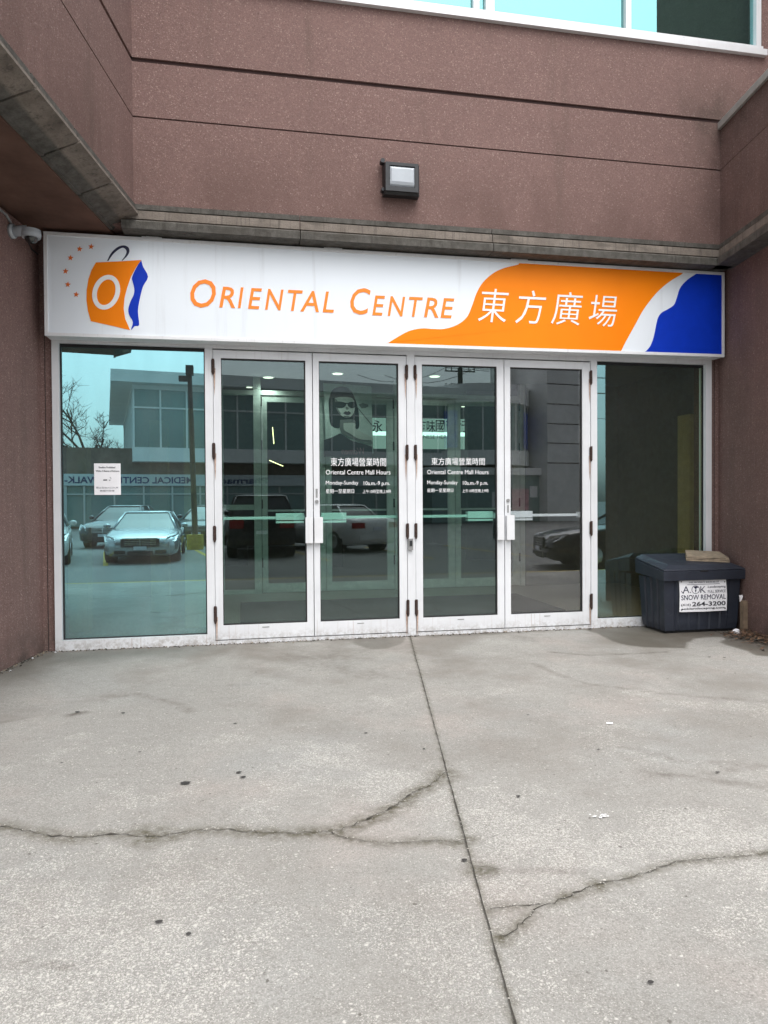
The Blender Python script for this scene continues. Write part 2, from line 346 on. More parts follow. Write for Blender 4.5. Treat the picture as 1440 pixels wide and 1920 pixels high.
class MB:
    def __init__(s): s.bm = bmesh.new(); s.mi = 0
    def face(s, pts):
        vs = [s.bm.verts.new(p) for p in pts]
        try: f = s.bm.faces.new(vs); f.material_index = s.mi; return f
        except ValueError: return None
    def box(s, x0, x1, y0, y1, z0, z1):
        if x0 > x1: x0, x1 = x1, x0
        if y0 > y1: y0, y1 = y1, y0
        if z0 > z1: z0, z1 = z1, z0
        v = [s.bm.verts.new(p) for p in ((x0, y0, z0), (x1, y0, z0), (x1, y1, z0), (x0, y1, z0), (x0, y0, z1), (x1, y0, z1), (x1, y1, z1), (x0, y1, z1))]
        for q in ((3, 2, 1, 0), (4, 5, 6, 7), (0, 1, 5, 4), (1, 2, 6, 5), (2, 3, 7, 6), (3, 0, 4, 7)):
            f = s.bm.faces.new([v[i] for i in q]); f.material_index = s.mi
        return s
    def _prism(s, a, b):
        n = len(a); va = [s.bm.verts.new(p) for p in a]; vb = [s.bm.verts.new(p) for p in b]
        fs = [s.bm.faces.new(va[::-1]), s.bm.faces.new(vb)]
        for i in range(n):
            j = (i + 1) % n; fs.append(s.bm.faces.new((va[i], va[j], vb[j], vb[i])))
        for f in fs: f.material_index = s.mi
        bmesh.ops.recalc_face_normals(s.bm, faces=fs)
        return s
    def pxy(s, poly, z0, z1): return s._prism([(x, y, z0) for x, y in poly], [(x, y, z1) for x, y in poly])
    def pxz(s, poly, y0, y1): return s._prism([(x, y0, z) for x, z in poly], [(x, y1, z) for x, z in poly])
    def loft(s, rings, cap=True, closed=True):
        vr = [[s.bm.verts.new(p) for p in r] for r in rings]; fs = []
        for a, b in zip(vr, vr[1:]):
            n = len(a)
            for i in range(n if closed else n - 1):
                j = (i + 1) % n; fs.append(s.bm.faces.new((a[i], a[j], b[j], b[i])))
        if cap: fs += [s.bm.faces.new(vr[0][::-1]), s.bm.faces.new(vr[-1])]
        for f in fs: f.material_index = s.mi
        bmesh.ops.recalc_face_normals(s.bm, faces=fs)
        return s
    def tube(s, path, r, n=8, cap=True):
        path = [Vector(p) for p in path]; rs = r if isinstance(r, (list, tuple)) else [r] * len(path); rings = []
        for i, p in enumerate(path):
            d = (path[min(i + 1, len(path) - 1)] - path[max(i - 1, 0)]).normalized()
            a = Vector((0, 0, 1)) if abs(d.z) < .9 else Vector((1, 0, 0))
            u = d.cross(a).normalized(); v = d.cross(u)
            rings.append([p + (u * math.cos(t) + v * math.sin(t)) * rs[i] for t in (2 * math.pi * k / n for k in range(n))])
        return s.loft(rings, cap)
    def ell(s, c, r, seg=16, rings=10):
        mt = Matrix.Translation(c) @ Matrix.Diagonal((*r, 1))
        q = bmesh.ops.create_uvsphere(s.bm, u_segments=seg, v_segments=rings, radius=1, matrix=mt)
        for v in q['verts']:
            for f in v.link_faces: f.material_index = s.mi; f.smooth = True
        return s
    def ribbon(s, pts, wd, z):
        """flat strip on the ground along pts with one width per point"""
        L = []; Rr = []
        for i, p in enumerate(pts):
            a = Vector(pts[max(i - 1, 0)]); b = Vector(pts[min(i + 1, len(pts) - 1)]); d = (b - a)
            d = d.normalized() if d.length > 0 else Vector((1, 0)); nrm = Vector((-d.y, d.x))
            q = Vector(p); L.append((q + nrm * wd[i] / 2)); Rr.append((q - nrm * wd[i] / 2))
        for i in range(len(pts) - 1):
            f = s.face([(L[i].x, L[i].y, z), (Rr[i].x, Rr[i].y, z), (Rr[i + 1].x, Rr[i + 1].y, z), (L[i + 1].x, L[i + 1].y, z)])
        return s
    def build(s, name, mats, parent=None, bevel=0., smooth=False, local=False):
        if bevel:
            es = [e for e in s.bm.edges if len(e.link_faces) == 2 and e.calc_face_angle(0) > .6]
            bmesh.ops.bevel(s.bm, geom=es, offset=bevel, segments=2, affect='EDGES', profile=.6)
        me = bpy.data.meshes.new(name); s.bm.to_mesh(me); s.bm.free()
        for x in (mats if isinstance(mats, (list, tuple)) else [mats]): me.materials.append(x)
        if smooth:
            for p in me.polygons: p.use_smooth = True
        return link(name, me, parent, local)

def text(name, body, x0, x1, z, cap, y, mat, parent=None, shear=0., bold=0., depth=.002, flip=False, place=None, rot=None, vh=None):
    """lettering fitted between x0 and x1, baseline z, capital height cap, standing in the plane y"""
    cu = bpy.data.curves.new(name, 'FONT'); cu.body = body; cu.shear = shear; cu.extrude = depth / 2; cu.offset = bold; cu.resolution_u = 3
    tmp = bpy.data.objects.new(name, cu); COL.objects.link(tmp)
    dg = bpy.context.evaluated_depsgraph_get(); dg.update()
    me = bpy.data.meshes.new_from_object(tmp.evaluated_get(dg)); bpy.data.objects.remove(tmp); bpy.data.curves.remove(cu)
    n = len(me.vertices); a = np.empty(n * 3, 'f'); me.vertices.foreach_get('co', a); a = a.reshape(-1, 3)
    lo, hi = a.min(0), a.max(0)
    sx = (x1 - x0) / max(1e-6, hi[0] - lo[0])
    if vh is not None:  # fit full glyph height (no descender rule)
        sz = vh / (hi[1] - lo[1]); zoff = lo[1]
    else: sz = cap / .727; zoff = 0.
    out = np.empty_like(a)
    xx = (a[:, 0] - lo[0]) * sx
    out[:, 0] = (x1 - xx) if flip else (x0 + xx)
    out[:, 2] = z + (a[:, 1] - zoff) * sz; out[:, 1] = y - a[:, 2] * 1.0
    if rot is not None:
        out = np.array([list(rot @ Vector(p)) for p in out], 'f')
    me.vertices.foreach_set('co', out.astype('f').ravel()); me.update()
    me.materials.clear(); me.materials.append(mat)
    return link(name, me, parent)

def smooth(pts, n=5):
    o = []
    for i in range(len(pts) - 1):
        p0, p1, p2, p3 = pts[max(i - 1, 0)], pts[i], pts[i + 1], pts[min(i + 2, len(pts) - 1)]
        for k in range(n):
            t = k / n
            o.append(tuple(.5 * ((2 * p1[j]) + (-p0[j] + p2[j]) * t + (2 * p0[j] - 5 * p1[j] + 4 * p2[j] - p3[j]) * t * t + (-p0[j] + 3 * p1[j] - 3 * p2[j] + p3[j]) * t ** 3) for j in (0, 1)))
    return o + [pts[-1]]
S = Vector((-.1736, -.9848, 0)); T = Vector((.9848, -.1736, 0))      # towards the street / along the street
def side(x0, y0, L, off=0.):      # a point L metres out along a recess wall that starts at x0, y0
    p = Vector((x0, y0, 0)) + S * L + T * off
    return p.x, p.y

# ================================================================== ground (structure)
EDGE = -5.95
def make_pavement():
    st = .025
    xs = np.arange(-4.0, 9.01, st); ys = np.arange(EDGE, .0501, st)
    X, Yv = np.meshgrid(xs, ys); nx, ny = len(xs), len(ys)
    rng = np.random.default_rng(3)
    # smooth random field for ragged outlines
    def field(cell):
        gx, gy = int(13 / cell) + 3, int(7 / cell) + 3; g = rng.random((gy, gx))
        u = (X + 4) / cell; v = (Yv - EDGE) / cell; i = u.astype(int); j = v.astype(int); a = u - i; b = v - j
        a = a * a * (3 - 2 * a); b = b * b * (3 - 2 * b)
        return (g[j, i] * (1 - a) + g[j, i + 1] * a) * (1 - b) + (g[j + 1, i] * (1 - a) + g[j + 1, i + 1] * a) * b
    n1 = field(.5) - .5; n2 = field(.16) - .5; n3 = field(.07) - .5
    rag = n1 * .5 + n2 * .3 + n3 * .2
    def seg(pts, wd):
        d = np.full(X.shape, 9.)
        for (ax, ay), (bx, by) in zip(pts, pts[1:]):
            dx, dy = bx - ax, by - ay; q = np.clip(((X - ax) * dx + (Yv - ay) * dy) / (dx * dx + dy * dy + 1e-9), 0, 1)
            d = np.minimum(d, np.hypot(X - ax - q * dx, Yv - ay - q * dy))
        return np.clip(1 - (d + rag * wd * .9) / wd, 0, 1)
    def inpoly(poly):
        ins = np.zeros(X.shape, bool); n = len(poly)
        for i in range(n):
            (x1, y1), (x2, y2) = poly[i], poly[(i + 1) % n]
            c = ((y1 > Yv) != (y2 > Yv)) & (X < (x2 - x1) * (Yv - y1) / (y2 - y1 + 1e-12) + x1); ins ^= c
        return ins
    def blur(a, k):
        for _ in range(k):
            p = np.pad(a, 1, mode='edge'); a = (p[:-2, 1:-1] + p[2:, 1:-1] + p[1:-1, :-2] + p[1:-1, 2:] + 4 * a) / 8
        return a
    z5 = lambda q: [gp(1100 + a / 4.235, 960 + b / 4.235) for a, b in q]
    wet_shade = inpoly(z5([(-40, 930), (30, 950), (100, 970), (210, 1030), (330, 1060), (460, 1075), (620, 1080), (790, 1085), (800, 1040), (860, 1005), (1000, 990), (1090, 995), (1100, 1010), (1060, 1035), (1150, 1070), (1290, 1110), (1330, 1140), (1440, 1147), (1900, 1160), (1900, 700), (0, 860)])).astype(float)
    wet_shade = np.maximum(wet_shade, inpoly([gp(380 + a / 3.4286, 900 + b / 3.4286) for a, b in [(965, 1030), (985, 1060), (1080, 1090), (1180, 1085), (1270, 1055), (1310, 1020), (1280, 995), (1150, 988), (1020, 1000)]]).astype(float) * .8)
    wet_shade = np.maximum(blur(wet_shade, 1), np.clip((Yv + .15 + rag * .3) / .13, 0, 1) * .85)  # damp along the storefront foot, deepened with painted contact shade
    # damp with painted shade along the left wall and its corner
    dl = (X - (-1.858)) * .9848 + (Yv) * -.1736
    wet_shade = np.maximum(wet_shade, np.clip((.50 - dl + rag * .7) / .4, 0, 1) * np.clip((Yv + 2.0) / 1.2, 0, 1) * .85)
    wet_shade = np.maximum(wet_shade, np.clip(1.1 - np.hypot((X + 1.1) / 1.5, (Yv + .15) / .5) + rag * .9, 0, .85))
    stain = np.zeros(X.shape)
    for pts, wd, k in (([(560, 130), (640, 165), (760, 205), (1000, 235), (1440, 275)], .05, .55), ([(840, 425), (960, 450), (1100, 492), (1440, 510)], .05, .4), ([(980, 540), (1150, 552), (1440, 590)], .07, .6), ([(1200, 545), (1370, 515)], .06, .5),
                       ([(380, 905), (560, 905), (740, 912)], .035, .6), ([(620, 85), (780, 98), (1060, 85)], .03, .9)):
        stain = np.maximum(stain, seg([gp(720 + a / 2, 1180 + b / 2) for a, b in pts], wd) * k)
    for pts, wd, k in (([(400, 250), (520, 245), (640, 275), (720, 305)], .06, .55), ([(0, 350), (80, 335)], .05, .7), ([(260, 322), (318, 312)], .06, .9), ([(0, 1240), (120, 1252), (270, 1262)], .02, .8), ([(1080, 100), (1250, 110), (1300, 160)], .22, .45), ([(860, 210), (1000, 205)], .05, .3)):
        stain = np.maximum(stain, seg([gp(a / 2, 1180 + b / 2) for a, b in pts], wd) * k)
    for q, r, k in (((620, 1235), .45, .4), ((690, 1265), .3, .35), ((985, 1195), .35, .4)):
        cx, cy = gp(*q); stain = np.maximum(stain, np.clip(1 - np.hypot(X - cx, Yv - cy) / r + rag * 1.2, 0, 1) * k)
    P6 = lambda q: [gp(a / 2, 1180 + b / 2) for a, b in q]; P7 = lambda q: [gp(720 + a / 2, 1180 + b / 2) for a, b in q]
    ca = P6([(-60, 736), (0, 742), (60, 750), (130, 765), (200, 778), (290, 787), (370, 775), (450, 770), (560, 782), (640, 775), (740, 757), (850, 755), (950, 762), (1060, 768), (1180, 765), (1270, 757), (1330, 735), (1400, 705), (1440, 688)]) + P7([(60, 655), (110, 615), (150, 600), (185, 580), (205, 555), (240, 535)])
    cb = P6([(1240, 766), (1320, 790), (1440, 804)]) + P7([(100, 800), (190, 795), (260, 800), (314, 788)])
    cc = P7([(1540, 815), (1440, 838), (1340, 852), (1260, 860), (1180, 866), (1080, 880), (1000, 908), (900, 938), (820, 955), (790, 965), (740, 988), (680, 1008), (640, 1028), (590, 1038), (560, 1062), (530, 1090), (490, 1125), (450, 1155), (424, 1150)])
    cd = P7([(590, 1038), (540, 1038), (460, 1045), (398, 1052)])
    ce = P7([(350, 895), (440, 905)])
    cf = P7([(630, 85), (780, 97), (920, 90), (1060, 85), (1280, 60)])
    jt = [(1.692, .0), (1.692 - .1768 * 6.1, -6.1 + .14)]
    moss = np.zeros(X.shape)
    for pts, wd, k in ((ca, .085, 1.), (cb, .06, .8), (cc, .055, .95), (cd, .05, .9), (jt, .022, .9)): moss = np.maximum(moss, seg(pts, wd) * k)
    for q, r in (((720 + 225 / 2, 1180 + 545 / 2), .09), ((720 + 300 / 2, 1180 + 790 / 2), .06), ((720 + 362 / 2, 1180 + 905 / 2), .07), ((720 + 440 / 2, 1180 + 1160 / 2), .05), ((720 + 690 / 2, 1180 + 1005 / 2), .04), ((720 + 800 / 2, 1180 + 962 / 2), .05), ((280, 1568), .1)):
        cx, cy = gp(*q); moss = np.maximum(moss, np.clip(1.25 - np.hypot(X - cx, Yv - cy) / r + rag * 1.0, 0, 1))
    me = bpy.data.meshes.new('pavement')
    V = np.stack([X, Yv, np.zeros_like(X) + n1 * .006 * np.clip(-Yv, 0, 1)], -1).reshape(-1, 3)
    idx = np.arange(nx * ny).reshape(ny, nx)
    Q = np.stack([idx[:-1, :-1], idx[:-1, 1:], idx[1:, 1:], idx[1:, :-1]], -1).reshape(-1, 4)
    # cracks, the saw joint and gum spots as thin sheets in the same mesh
    mb = MB(); mb.mi = 1
    rnd = random.Random(5)
    def dense(pts, step=.03, jit=.006):
        o = []
        for (ax, ay), (bx, by) in zip(pts, pts[1:]):
            L = math.hypot(bx - ax, by - ay); k = max(1, int(L / step))
            for i in range(k):
                q = i / k; o.append((ax + (bx - ax) * q + rnd.uniform(-jit, jit), ay + (by - ay) * q + rnd.uniform(-jit, jit)))
        return o + [pts[-1]]
    for pts, w0, jit in ((ca, .0038, .011), (cb, .0026, .008), (cc, .0031, .010), (cd, .003, .009), (ce, .0018, .004), (cf, .0016, .01)):
        d = dense(pts, .022, jit); mb.ribbon(d, [w0 * rnd.uniform(.3, 1.3) * (3.0 if rnd.random() < .10 else 1) for _ in d], .0055)
    d = dense(jt, .05, .0012); mb.ribbon(d, [.0042 * rnd.uniform(.6, 1.6) for _ in d], .0062)
    mb.mi = 2
    gums = [(441, 1358), (349, 1470), (456, 1459), (448, 1450), (686, 1376), (354, 1754), (298, 1731), (990, 1342), (1122, 1407), (972, 1495), (1012, 1326), (582, 1258), (145, 1336), (262, 1412), (116, 1432), (1345, 1450), (1330, 1233), (1358, 1234), (870, 1615), (1220, 1845), (795, 1406), (480, 1262), (231, 1338)]
    for k, (a, b) in enumerate(gums):
        x, y = gp(a, b); r = (.011 if k > 3 else .017) * rnd.uniform(.6, 1.2) * (1.6 if (a, b) in ((349, 1470), (145, 1336)) else 1)
        mb.face([(x + r * math.cos(t) * rnd.uniform(.8, 1.6), y + r * math.sin(t) * rnd.uniform(.7, 1.1), .0070) for t in (i * math.pi / 5 for i in range(10))])
    # pale chips of broken arris beside the joint and the cracks
    mb.mi = 4
    for pts, off, num in ((jt, .007, 90), (ca, .013, 90), (cc, .011, 60), (cb, .008, 22), (cd, .008, 18)):
        d = dense(pts, .02, .003)
        for _ in range(num):
            x, y = rnd.choice(d); x += rnd.gauss(0, off); y += rnd.gauss(0, off * .7); r = rnd.uniform(.0010, .0034) * (1.7 if rnd.random() < .08 else 1)
            mb.face([(x + r * math.cos(t) * rnd.uniform(.7, 1.6), y + r * math.sin(t) * rnd.uniform(.6, 1.1), .0085) for t in (0, 1.1, 2.2, 3.4, 4.6, 5.5)])
    # kerb face
    mb.mi = 3; mb.box(-4, 9, EDGE - .004, EDGE - .12, -.13, -.004)
    m2 = bpy.data.meshes.new('tmp'); mb.bm.to_mesh(m2); mb.bm.free()
    n0 = len(V); v2 = np.empty(len(m2.vertices) * 3, 'f'); m2.vertices.foreach_get('co', v2); v2 = v2.reshape(-1, 3)
    faces = Q.tolist() + [[n0 + i for i in p.vertices] for p in m2.polygons]
    mi = [0] * len(Q) + [p.material_index for p in m2.polygons]
    me.from_pydata(np.vstack([V, v2]).tolist(), [], faces); me.polygons.foreach_set('material_index', mi)
    for nm, arr in (('wet_shade', wet_shade), ('stain', stain), ('moss', moss)):
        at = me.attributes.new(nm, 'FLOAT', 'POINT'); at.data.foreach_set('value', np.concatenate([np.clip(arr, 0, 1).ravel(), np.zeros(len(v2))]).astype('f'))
    for x in (M['concrete'], M['dirt'], M['gum'], M['yellow'], M['chip']): me.materials.append(x)
    me.update(); bpy.data.meshes.remove(m2)
    return link('pavement', me)
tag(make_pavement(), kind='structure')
b = MB(); b.box(-400, -4.004, -8, EDGE, -.2, -.004); b.box(9.004, 400, -8, EDGE, -.2, -.004)
b.bm.free()
b = MB(); b.box(-60, -4.004, EDGE, 40, -.13, -.003); b.box(9.004, 60, EDGE, 40, -.13, -.003)
tag(b.build('side_pavement', M['concrete']), kind='structure')
b = MB(); b.face([(-500, -500, -.134), (500, -500, -.134), (500, 500, -.134), (-500, 500, -.134)])
tag(b.build('parking_lot', M['asphalt']), kind='structure')
b = MB()
def stripe(ax, ay, bx, by, wd=.12): b.ribbon([(ax, ay), (bx, by)], [wd, wd], -.129)
for k in range(-4, 7):
    x0 = -3.3 + k * 2.75
    stripe(x0, -11.2, x0 - .1736 * 5.4, -11.2 - 5.3)
tag(b.build('parking_lines', M['yellow']), kind='structure')

# ================================================================== the mall building
GL, GR = -1.858, 5.287            # lower recess corners on the entrance plane y = 0
UY = -.30; UL, UR = -.96, 5.09    # upper wall plane and its two inner corners
ZL, ZT = 3.90, 4.145              # underside and top of the concrete ledge
mall = thing('shopping_mall', (1.7, .3, 0), 'pinkish brown stucco shopping mall with a recessed glazed entrance', 'building')
GRV = [(4.941, 4.955, .012), (5.45, 5.49, .02)]   # two reveals: z0, z1, depth
def slices(z0, z1):
    out = []; z = z0
    for a, c, d in GRV:
        if a > z1: break
        out.append((z, a, 0.)); out.append((a, c, d)); z = c
    out.append((z, z1, 0.)); return out

# upper wall over the entrance, window opening cut out
b = MB()
WZ, WR = 6.22, 5.60
for a, c, d in slices(ZL, WZ):
    b.mi = 0 if d == 0 else 1
    b.box(UL - .3, 9.5, UY + d, UY + .28, a + (.05 if a == ZL else 0), c)
b.mi = 0; b.box(WR, 9.5, UY, UY + .28, WZ, 9.2); b.box(UL - .3, WR, UY, UY + .28, 8.2, 9.2)
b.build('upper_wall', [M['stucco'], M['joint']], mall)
b = MB(); b.box(-8, 9.5, UY + .281, 20, 4.2, 9.1); b.build('roof', M['darkwall'], mall)

# left wing: hangs over the left recess wall
b = MB(); LEN = 5.75
for a, c, d in slices(ZL, 9.2):
    b.mi = 0 if d == 0 else 1
    p0 = side(UL, UY, -.35, -d); p1 = side(UL, UY, LEN - d, -d); p2 = side(UL, UY, LEN - d, -5 + d); p3 = side(UL, UY, -.35, -5 + d)
    b.pxy([p0, p1, p2, p3], a + (.16 if a == ZL else 0), c)
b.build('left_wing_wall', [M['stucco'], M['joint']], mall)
b = MB(); b.pxy([side(GL, 0, 0), side(GL, 0, 2.3), side(GL, 0, 2.3, -4), side(GL, 0, -.02, -4)], -.05, ZL - .004)
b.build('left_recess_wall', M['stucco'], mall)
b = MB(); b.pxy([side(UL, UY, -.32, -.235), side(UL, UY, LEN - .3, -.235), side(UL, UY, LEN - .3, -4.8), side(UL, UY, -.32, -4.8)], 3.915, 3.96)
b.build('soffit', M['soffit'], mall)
# right block with its parapet
RL = 1.93
b = MB()
b.pxy([side(GR, 0, 0), side(GR, 0, RL), side(GR, 0, RL, 5), side(GR, 0, 0, 5)], -.05, ZL + .02)
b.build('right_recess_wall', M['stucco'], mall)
b = MB()
for a, c, d in [(ZL + .05, 4.946, 0.), (4.946, 4.952, .01), (4.952, 5.38, 0.)]:
    b.mi = 0 if d == 0 else 1
    b.pxy([side(UR, UY, -.004, d), side(UR, UY, RL - .25, d), side(UR, UY, RL - .25, 5), side(UR, UY, -.004, 5)], a, c)
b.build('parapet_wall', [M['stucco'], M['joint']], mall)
b = MB(); b.pxy([side(UR, UY, -.002, -.03), side(UR, UY, RL - .22, -.03), side(UR, UY, RL - .22, .35), side(UR, UY, -.002, .35)], 5.38, 5.455)
b.build('parapet_coping', M['coping'], mall, bevel=.006)
# set-back upper wing on the right, seen in the upper window
b = MB(); b.box(6.3, 9.5, -3.4, UY - .002, 5.47, 9.2); b.build('upper_wing_wall', M['stucco'], mall)

# concrete ledge all round the recess: a profile swept along three runs
PROF = [(-.02, ZT), (.022, ZT - .004), (.022, 4.094), (-.004, 4.090), (-.004, 4.078), (.046, 4.074), (.048, 3.998), (.026, 3.994), (.026, 3.986), (.066, 3.980), (.078, 3.966), (.075, ZL), (-.30, ZL), (-.30, 3.96)]
PROF_L = [(-.02, ZT), (.018, ZT - .004), (.018, 4.115), (.032, 4.110), (.040, 4.100), (.040, 4.062), (.052, 4.056), (.055, 4.035), (-.20, 3.945), (-.20, 3.93), (-.234, 3.93), (-.234, 3.99)]
def ledge_run(a, c, outd, joints, prof=PROF):
    a, c, outd = Vector(a), Vector(c), Vector(outd); d = (c - a).normalized(); L = (c - a).length
    mb = MB(); cuts = [0] + joints + [L]
    for u, v in zip(cuts, cuts[1:]):
        gw = .011 if prof is PROF_L else .004; u2 = u + (gw if u else 0); v2 = v - (gw if v < L else 0)
        def ring(t, sgn):
            out = []
            for (o, z) in prof:
                p = a + d * t + outd * o; out.append((p.x, p.y, z))
            return out
        mb.loft([ring(u2, 0), ring(v2, 0)])
    return mb
for nm, a, c, od, js in (('entrance_ledge', (UL - .1, UY), (UR + .1, UY), (0, -1), [1.62, 3.55]),
                         ('left_ledge', side(UL, UY, -.05), side(UL, UY, LEN), (T.x, T.y), [.75, 1.42, 2.1, 3.3, 4.4]),
                         ('right_ledge', side(UR, UY, -.05), side(UR, UY, RL - .25), (-T.x, -T.y), [.62])):
    ledge_run(a, c, od, js, PROF_L if nm == 'left_ledge' else PROF).build(nm, M['ledge'], mall)
# wall over the doors behind the sign, jamb returns
b = MB(); b.box(GL - .05, GR + .05, .012, .30, 2.985, ZL + .05); b.box(GL - .02, -1.752, .002, .30, -.05, 2.985); b.box(5.185, GR + .03, .002, .30, -.05, 2.985)
b.build('entrance_wall', M['stucco'], mall)
for x in (-1.818, 5.232):
    b = MB(); b.box(x, x + .006, -.001, .004, 0, 2.98); b.build('jamb_seam', M['seam'], mall)

# upper window
wf = MB()
wf.box(UL, WR + .03, UY - .05, UY + .10, WZ - .01, WZ + .055)
wf.box(UL, WR, UY - .02, UY + .10, WZ + .055, WZ + .10)
for px in (887, 910, 1172, 1416):
    x = fp(px, 40, UY)[0]
    wd = .06 if px not in (910,) else .09
    wf.box(x, x + wd, UY - .02, UY + .10, WZ + .10, 8.2)
for x in (-.5, .5, 1.4): wf.box(x, x + .06, UY - .02, UY + .10, WZ + .10, 8.2)
win = wf.build('upper_window', M['alu_clean'], mall, bevel=.004)
b = MB(); b.box(UL, WR, UY + .03, UY + .045, WZ + .09, 8.2); b.build('pane', M['glass_up'], win)
b = MB(); b.box(UL, WR, UY + .20, UY + .22, WZ, 8.2); b.build('blind', M['inner_wall'], win)

# ---------------------------------------------------------------- storefront frame
fr = MB()
ZG, ZH = .10, 2.91
fr.box(-1.749, -1.686, -.03, .09, 0, 2.98)                       # left jamb
fr.box(-1.686, -.352, -.03, .09, .002, ZG)                       # left sill
fr.box(-.352, -.276, -.03, .09, 0, 2.98)
fr.box(1.668, 1.752, -.03, .09, 0, 2.98)
fr.box(3.716, 3.789, -.03, .09, 0, 2.98)
fr.box(3.789, 5.106, -.03, .09, .002, ZG)
fr.box(5.106, 5.182, -.03, .09, 0, 2.98)
fr.box(-1.686, -.352, -.028, .09, ZH, 2.98); fr.box(3.789, 5.106, -.028, .09, ZH, 2.98)
fr.box(-.276, 1.668, -.028, .09, 2.905, 2.98); fr.box(1.752, 3.716, -.028, .09, 2.905, 2.98)
fr.box(-.276, 1.668, -.02, .10, .0, .035); fr.box(1.752, 3.716, -.02, .10, .0, .035)
fr.build('storefront_frame', M['alu'], mall, bevel=.004)
for x0, x1 in ((-1.686, -.352), (3.789, 5.106)):
    b = MB(); b.box(x0 - .01, x1 + .01, .030, .038, ZG - .01, ZH + .01); sdl = b.build('sidelight_pane', M['glass_side' if x0 < 0 else 'glass_right'], mall)
    b = MB()
    for q in ((x0, x0 + .012, ZG, ZH), (x1 - .012, x1, ZG, ZH), (x0 + .012, x1 - .012, ZH - .03, ZH), (x0 + .012, x1 - .012, ZG, ZG + .010)):
        b.box(q[0], q[1], .012, .029, q[2], q[3])
    b.build('gasket', M['gasket'], sdl)

# ---------------------------------------------------------------- doors
def hinge_mesh(x, z0, z1, side_, stain):
    b = MB(); b.mi = 0
    b.tube([(x, -.042, z0), (x, -.042, z1)], .013, 10); b.box(x - .016, x + .016, -.038, -.0295, z0 + .01, z1 - .01)
    b.tube([(x, -.042, z0 - .012), (x, -.042, z0)], .008, 8)
    b.mi = 1
    if stain:
        r = random.Random(int(z0 * 97 + x * 13)); xx = x + .012 * side_
        pts = [(xx - .012, z0), (xx + .012, z0)] ; L = stain
        b.pxz([(xx - .010, z0 + .05), (xx + .012, z0 + .05), (xx + .006, z0 - L * .5), (xx + .001, z0 - L), (xx - .004, z0 - L * .6)], -.0302, -.0312)
    return b
def make_door(x0, x1, gx0, gx1, hinge_left, glass, hz, label=None):
    zb, zt, g0, g1 = .045, 2.892, .185, 2.815
    d = MB()
    d.box(x0, gx0, -.022, .035, zb, zt); d.box(gx1, x1, -.022, .035, zb, zt)
    d.box(gx0, gx1, -.021, .034, zb, g0); d.box(gx0, gx1, -.021, .034, g1, zt)
    leaf = d.build('entrance_door', M['alu'], mall, bevel=.003)
    if label: leaf['label'] = label
    b = MB(); b.box(gx0 - .01, gx1 + .01, .006, .014, g0 - .01, g1 + .01); b.build('door_glass', glass, leaf)
    b = MB()
    k = .013
    b.box(gx0, gx0 + (.006), -.010, .005, g0, g1); b.box(gx1 - k, gx1, -.010, .005, g0, g1)
    b.box(gx0 + .006, gx1 - k, -.010, .005, g1 - k, g1); b.box(gx0 + .006, gx1 - k, -.010, .005, g0, g0 + .012)
    b.build('gasket', M['gasket'], leaf)
    hx = x0 - .002 if hinge_left else x1 + .002
    for i, (a, c) in enumerate(hz):
        hinge_mesh(hx, a, c, 1 if hinge_left else -1, .0 if i == 2 else .22).build('hinge', [M['rust'], M['ruststain']], leaf, smooth=False)
    # pull handle: an offset flat plate on two stand-offs, at the meeting stile
    px0, px1 = (gx1 - .015, gx1 + .060) if hinge_left else (gx0 - .060, gx0 + .025)
    b = MB(); b.box(px0, px1, -.072, -.064, .985, 1.245)
    lip = px1 - .010 if hinge_left else px0
    b.box(lip, lip + .010, -.0635, -.0225, .99, 1.24)
    b.box((px0 + px1) / 2 - .01, (px0 + px1) / 2 + .01, -.0635, -.0225, 1.01, 1.03); b.box((px0 + px1) / 2 - .01, (px0 + px1) / 2 + .01, -.0635, -.0225, 1.20, 1.22)
    b.build('pull_handle', M['alu_clean'], leaf, bevel=.002)
    # panic bar behind the glass
    b = MB(); b.box(gx0 + .01, gx1 - .01, .075, .115, 1.225, 1.252)
    if hinge_left: b.box(gx1 - .30, gx1 - .02, .055, .14, 1.215, 1.285); b.box(gx1 - .30, gx1 - .02, .056, .14, 1.185, 1.205)
    else: b.box(gx0 + .02, gx0 + .28, .055, .14, 1.215, 1.285); b.box(gx0 + .02, gx0 + .28, .056, .14, 1.185, 1.205)
    b.box(gx0 - .03, gx0 + .01, .036, .115, 1.21, 1.27); b.box(gx1 - .01, gx1 + .03, .036, .115, 1.21, 1.27)
    b.build('push_bar', M['white'], leaf, bevel=.003)
    b = MB(); cx = (gx0 + gx1) / 2; b.box(cx - .035, cx + .035, -.0245, -.0205, .150, .158); b.build('weep_slot', M['steel'], leaf)
    return leaf
HZ = [(2.66, 2.80), (1.83, 1.98), (1.02, 1.17), (.22, .38)]
d1 = make_door(-.272, .694, -.199, .628, True, M['glass_green'], HZ, 'leftmost white framed glass door')
d2 = make_door(.702, 1.664, .762, 1.582, False, M['glass_green'], HZ)
d3 = make_door(1.757, 2.722, 1.831, 2.646, True, M['glass_green'], HZ)
d4 = make_door(2.731, 3.711, 2.795, 3.619, False, M['glass_clear'], HZ, 'rightmost door with clear grey glass')
for lf, x in ((d2, .732), (d4, 2.765)):
    b = MB(); b.tube([(x, -.023, 1.40), (x, -.034, 1.40)], .018, 18); b.build('lock_cylinder', M['steel'], lf)
b = MB(); b.box(.722, .742, -.0238, -.0215, 1.44, 1.53); b.build('pull_label', M['steel'], d2)
b = MB(); b.box(2.756, 2.774, -.0238, -.0215, 1.27, 1.35); b.build('pull_label', M['steel'], d4)
